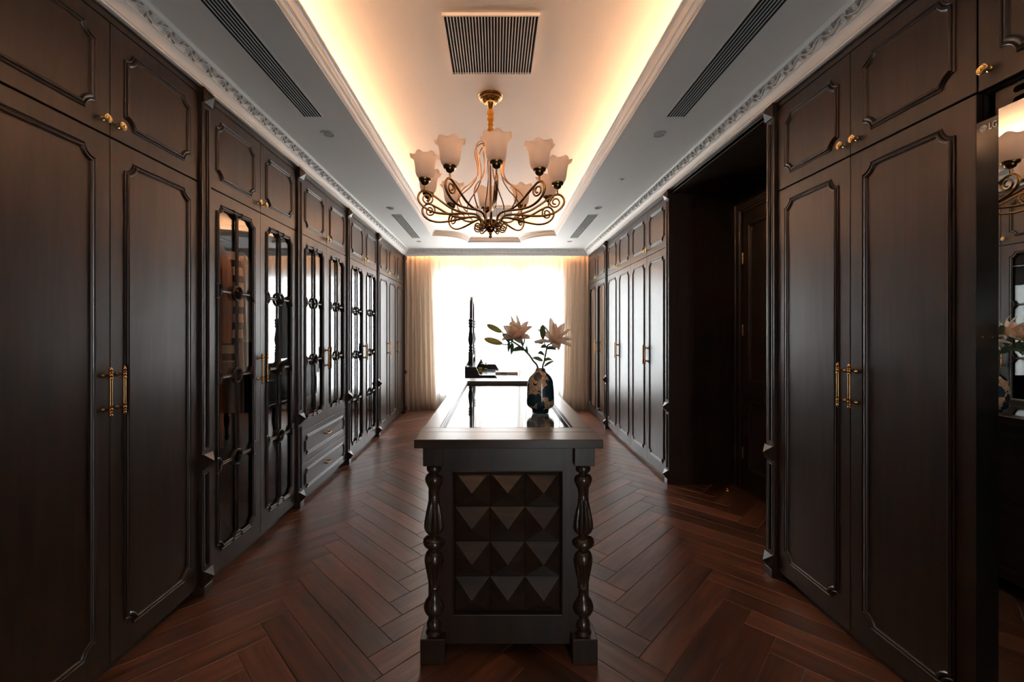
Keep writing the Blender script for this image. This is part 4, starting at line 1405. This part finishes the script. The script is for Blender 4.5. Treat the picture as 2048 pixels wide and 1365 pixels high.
# ------------------------------------------------------------------ ceiling fittings
def grille(label, x0, x1, y0, y1, n, gx=None):
    t = thing('air_grille', label, 'air grille', ((x0 + x1) / 2, (y0 + y1) / 2, ZTOP), group='square air grilles in the raised ceiling')
    a, b = (x1 - x0) / 2, (y1 - y0) / 2
    MB().box(-a, a, -b, b, -0.003, -0.001).build('backing', 'dark_duct', t)
    fm = 0.008
    MB().plate([(-a - fm, -b - fm), (a + fm, -b - fm), (a + fm, b + fm), (-a - fm, b + fm)], [[(-a, -b), (a, -b), (a, b), (-a, b)]], XY, -0.016, 0.0).build('frame', 'tray_paint', t)
    sm_ = MB().box(-0.0026, 0.0026, -b, b, -0.0155, -0.003).mesh('slat'); sm_.materials.append(MATS['tray_paint'])
    for i in range(n - 1):
        put('slat', sm_, t, (-a + 2 * a * (i + 1) / n, 0, 0))
grille('square slatted air grille nearest in the raised ceiling', -0.271, 0.222, 2.18, 2.67, 30)
grille('square slatted air grille seen through the chandelier', -0.271, 0.222, 5.54, 6.03, 30)
def linear(label, xc, y0, y1, w=0.115, n=7):
    t = thing('linear_diffuser', label, 'air vent', (xc, (y0 + y1) / 2, ZSOF), group='long slot air vents in the soffit')
    b = (y1 - y0) / 2; a = w / 2
    MB().box(-a, a, -b, b, -0.0025, -0.0008).build('backing', 'dark_duct', t)
    fm = 0.003
    MB().plate([(-a - fm, -b - fm), (a + fm, -b - fm), (a + fm, b + fm), (-a - fm, b + fm)], [[(-a, -b), (a, -b), (a, b), (-a, b)]], XY, -0.005, 0.0).build('frame', 'ceiling_paint', t)
    sm_ = MB().box(-0.002, 0.002, -b, b, -0.0055, -0.0024).mesh('slat'); sm_.materials.append(MATS['white_metal'])
    for i in range(n - 1):
        put('slat', sm_, t, (-a + 2 * a * (i + 1) / n, 0, 0))
linear('long slot air vent at the near end of the left soffit', -1.173, 1.46, 2.70)
linear('long slot air vent at the far end of the left soffit', -1.177, 4.975, 6.21)
linear('long slot air vent at the near end of the right soffit', 1.155, 1.46, 2.70)
linear('long slot air vent at the far end of the right soffit', 1.152, 4.975, 6.21)
def downlight(label, x, y, r=0.045):
    t = thing('downlight', label, 'downlight', (x, y, ZSOF), group='round downlights in the soffit')
    MB().lathe([(r, 0.0), (r, -0.004), (r * 0.9, -0.006), (r * 0.8, -0.004), (r * 0.74, 0.012)], 28).build('trim_ring', 'white_metal', t, smooth=40)
    t.location = (x, y, ZSOF)
    MB().lathe([(r * 0.79, -0.0015), (r * 0.5, -0.001), (0, -0.001)], 24).build('lens', 'lamp_lens', t, smooth=40)
for (lab, x, y) in (('round downlight in the left soffit beside the near vent', -1.172, 2.94), ('round downlight in the left soffit above the drawer wardrobe', -1.183, 4.71), ('round downlight in the left soffit closest to the curtains', -1.18, 6.45),
                    ('round downlight in the right soffit beside the near vent', 1.146, 2.95), ('round downlight in the right soffit ahead of the far vent', 1.145, 4.70), ('round downlight in the right soffit closest to the curtains', 1.135, 6.45)):
    downlight(lab, x, y)
sk = thing('sprinkler', 'tiny round sprinkler cap in the right soffit', 'sprinkler', (1.144, 3.82, ZSOF))
MB().lathe([(0.026, 0.0), (0.026, -0.003), (0.012, -0.005), (0.010, -0.012), (0.0, -0.013)], 18).build('cap', 'white_metal', sk, smooth=40)

# ------------------------------------------------------------------ chandelier
CHX, CHY = -0.037, 2.95
ch = thing('chandelier', 'bronze scroll arm chandelier with ten frosted tulip shades', 'chandelier', (CHX, CHY, 0))
MB().lathe([(0.086, ZTOP), (0.087, ZTOP - 0.004), (0.084, ZTOP - 0.008), (0.079, ZTOP - 0.009), (0.080, ZTOP - 0.013), (0.076, ZTOP - 0.017), (0.070, ZTOP - 0.018), (0.070, ZTOP - 0.022), (0.064, ZTOP - 0.026), (0.060, ZTOP - 0.034), (0.048, ZTOP - 0.042), (0.034, ZTOP - 0.045), (0.033, ZTOP - 0.050), (0.024, ZTOP - 0.060), (0.018, ZTOP - 0.076), (0.013, ZTOP - 0.080), (0.014, ZTOP - 0.086), (0.006, ZTOP - 0.092), (0.006, ZTOP - 0.105), (0.0, ZTOP - 0.106)], 36).build('canopy', 'bronze', ch, smooth=35)
rndc = random.Random(5)
sl = []
N_ = 34
for i in range(N_):
    z = 2.925 - (2.925 - 2.69) * i / (N_ - 1)
    sl.append((0.0175 + rndc.uniform(-0.005, 0.005), z))
jit = [[rndc.uniform(0.82, 1.18) for _ in range(14)] for _ in range(N_)]
MB().lathe([(0.004, 2.93)] + sl + [(0.004, 2.685)], 14, mod=lambda a, i: jit[min(max(i - 1, 0), N_ - 1)][int(round(a / (2 * PI) * 14)) % 14]).build('chain_sleeve', 'gold_sleeve', ch, smooth=20)
MB().lathe([(0.0, 2.70), (0.008, 2.695), (0.014, 2.685), (0.012, 2.675), (0.0075, 2.67), (0.0075, 2.60), (0.010, 2.595), (0.0075, 2.59), (0.0075, 2.15)], 14).build('stem', 'bronze', ch, smooth=40)
MB().lathe([(0.010, 2.585), (0.026, 2.600), (0.034, 2.625), (0.036, 2.64), (0.033, 2.64), (0.024, 2.61), (0.008, 2.595)], 20).build('cup', 'dark_bronze', ch, smooth=40)
MB().lathe([(0.0, 2.155), (0.034, 2.152), (0.037, 2.148), (0.034, 2.143), (0.034, 2.112), (0.042, 2.108), (0.042, 2.100), (0.034, 2.096), (0.024, 2.075), (0.018, 2.066), (0.010, 2.062), (0.010, 2.056), (0.016, 2.053), (0.010, 2.050), (0.008, 2.044), (0.013, 2.036), (0.011, 2.029), (0.004, 2.025), (0.0, 2.022)], 24).build('hub', 'bronze', ch, smooth=40)
RV = lambda r, z: Vector((r, 0, z))
def spiral(cx, cz, r0, r1, a0, turns, n=30):
    return [RV(cx + (r0 + (r1 - r0) * i / n) * math.cos(a0 + turns * 2 * PI * i / n), cz + (r0 + (r1 - r0) * i / n) * math.sin(a0 + turns * 2 * PI * i / n)) for i in range(n + 1)]
def arm_mesh():
    mb = MB()
    rr = 0.0080
    start = [(0.034, 2.118), (0.055, 2.108), (0.066, 2.125), (0.072, 2.150), (0.092, 2.172), (0.125, 2.181)]
    # outer branch: out low, round the scroll and over the top
    outer = start + [(0.18, 2.178), (0.25, 2.168), (0.32, 2.160), (0.39, 2.160), (0.45, 2.176), (0.495, 2.208), (0.512, 2.245), (0.502, 2.278), (0.475, 2.296), (0.448, 2.293)]
    # upper branch back down to the arm
    inner = [(0.475, 2.296), (0.448, 2.293), (0.42, 2.278), (0.385, 2.258), (0.34, 2.230), (0.29, 2.203), (0.23, 2.185), (0.17, 2.180), (0.125, 2.181)]
    mb.tube(smoothpts([RV(*p) for p in outer], 4), rr, 8)
    mb.tube(smoothpts([RV(*p) for p in inner], 4), rr * 0.95, 8)
    # scroll curl inside the loop, from the upper branch
    mb.tube([RV(0.432, 2.285)] + spiral(0.452, 2.246, 0.040, 0.012, PI * 0.72, 1.45, 34), 0.0062, 7)
    # small drop curl under the hub
    low = [RV(0.030, 2.112), RV(0.050, 2.090), RV(0.075, 2.078)]
    mb.tube(smoothpts(low, 4)[:-1] + spiral(0.093, 2.100, 0.028, 0.008, -PI * 0.62, 1.25, 26), 0.0058, 7)
    return mb.mesh('arm', 60)
am_ = arm_mesh(); am_.materials.append(MATS['bronze'])
def wire_mesh():
    c = [(0.010, 2.675), (0.035, 2.695), (0.075, 2.690), (0.105, 2.662), (0.110, 2.61), (0.098, 2.55), (0.092, 2.49), (0.105, 2.44), (0.150, 2.385), (0.200, 2.345), (0.235, 2.300), (0.238, 2.255), (0.215, 2.215), (0.185, 2.186)]
    mb = MB(); mb.tube(smoothpts([RV(*p) for p in c], 4), 0.0044, 6)
    return mb.mesh('wire', 60)
wm = wire_mesh(); wm.materials.append(MATS['brass'])
RS = 0.467
def socket_mesh():
    return MB().lathe([(0.006, 2.292), (0.006, 2.330), (0.012, 2.334), (0.022, 2.340), (0.027, 2.352), (0.028, 2.358), (0.038, 2.362), (0.042, 2.370), (0.041, 2.377), (0.036, 2.380), (0.030, 2.372), (0.0, 2.370)], 24).mesh('socket', 40)
so_ = socket_mesh(); so_.materials.append(MATS['dark_bronze'])
def shade_mesh():
    mb = MB()
    prof = [(0.030, 2.372), (0.046, 2.380), (0.055, 2.395), (0.060, 2.415), (0.063, 2.44), (0.065, 2.46), (0.068, 2.48), (0.073, 2.497), (0.081, 2.510), (0.090, 2.519), (0.097, 2.522)]
    n = 48
    v = []
    for i, (r, z) in enumerate(prof):
        t = max(0, (i - 5) / 5.0)
        for k in range(n):
            a = 2 * PI * k / n
            w = math.cos(7 * a)
            rr = r * (1 + 0.035 * t * t * w); zz = z + 0.0045 * t * t * (1 + w) - 0.012 * t ** 4 * (0.6 - 0.4 * w)
            v.append((rr * math.cos(a), rr * math.sin(a), zz))
    f = [(i * n + k, i * n + (k + 1) % n, (i + 1) * n + (k + 1) % n, (i + 1) * n + k) for i in range(len(prof) - 1) for k in range(n)]
    mb.add(v, f)
    return mb.mesh('shade', 80)
sh_ = shade_mesh(); sh_.materials.append(MATS['frosted_shade'])
for k in range(10):
    ang = math.radians(5 + 36 * k)
    # angle measured from the camera side: direction (sin, -cos)
    rot = ang - PI / 2
    a = put('arm', am_, ch, (0, 0, 0), (0, 0, rot))
    put('socket', so_, a, (RS, 0, 0))
    put('shade', sh_, a, (RS, 0, 0))
    put('wire', wm, ch, (0, 0, 0), (0, 0, rot + 0.10))

# ------------------------------------------------------------------ garments in the glazed wardrobe
def garment(label, y, mat, L, half_w, thick, seed, stripe=False, fringe=False):
    """hangs from the rail; broad in depth (x), thin along the wardrobe (y)"""
    rnd = random.Random(seed)
    X = XL - 0.288
    t = thing('garment', label, 'garment', (X, y, 1.90), group='garments hanging in the glazed wardrobe')
    n, m = 28, 22
    v = []
    for i in range(m):
        s = i / (m - 1)
        z = -L * s
        if s < 0.10: w = 0.06 + (half_w - 0.06) * (s / 0.10) ** 0.55
        else: w = half_w * (1 + 0.10 * (s - 0.1))
        th = thick * (0.5 + 0.5 * min(1, s / 0.12))
        for k in range(n):
            a = 2 * PI * k / n
            rip = 1 + 0.22 * s * math.sin(7 * a + seed) + 0.10 * s * math.sin(11 * a + 2 * seed)
            v.append((w * math.cos(a), th * math.sin(a) * rip + 0.012 * s * math.sin(3 * a + seed), z))
    f = [(i * n + k, i * n + (k + 1) % n, (i + 1) * n + (k + 1) % n, (i + 1) * n + k) for i in range(m - 1) for k in range(n)]
    f.append(tuple(range(n)))
    MB().add(v, f).build('body', mat, t, smooth=70)
    slm = MB()
    c = smoothpts([(half_w * 0.82, 0.0, -0.05), (half_w * 1.04, 0.004, -0.14), (half_w * 1.10, 0.010, -0.35), (half_w * 1.06, 0.012, -0.60)], 6)
    slm.tube(c, [0.052 - 0.012 * i / len(c) for i in range(len(c))], 14)
    slm.build('sleeve', mat, t, smooth=70)
    if fringe:
        fm = MB()
        for k in range(40):
            a = 2 * PI * k / 40
            fm.tube([(half_w * 1.08 * math.cos(a), thick * math.sin(a), -L + 0.01), (half_w * 1.08 * math.cos(a), thick * math.sin(a) + rnd.uniform(-0.006, 0.006), -L - 0.10)], 0.0022, 4)
        tag(fm.build('fringe', mat, t), kind='stuff')
    hk = [(0, 0, -0.01), (0, 0, 0.045)] + [(0.018 * math.cos(a) - 0.0, 0, 0.075 + 0.018 * math.sin(a)) for a in [PI * (-0.5 + 1.25 * k / 10) for k in range(11)]]
    MB().tube(hk, 0.0022, 6).build('hanger_hook', 'chrome', t, smooth=60)
garment('burgundy coat hanging nearest behind the ringed glass door', 2.36, 'burgundy_cloth', 1.02, 0.20, 0.045, 1)
garment('rust brown dress hanging behind the ringed glass door', 2.47, 'rust_cloth', 1.12, 0.20, 0.045, 2, fringe=True)
garment('tan knit with black stripes hanging among brown garments', 2.58, 'striped_cloth', 0.72, 0.20, 0.04, 3)
garment('taupe coat hanging beside the striped knit', 2.69, 'taupe_cloth', 1.05, 0.20, 0.045, 4)
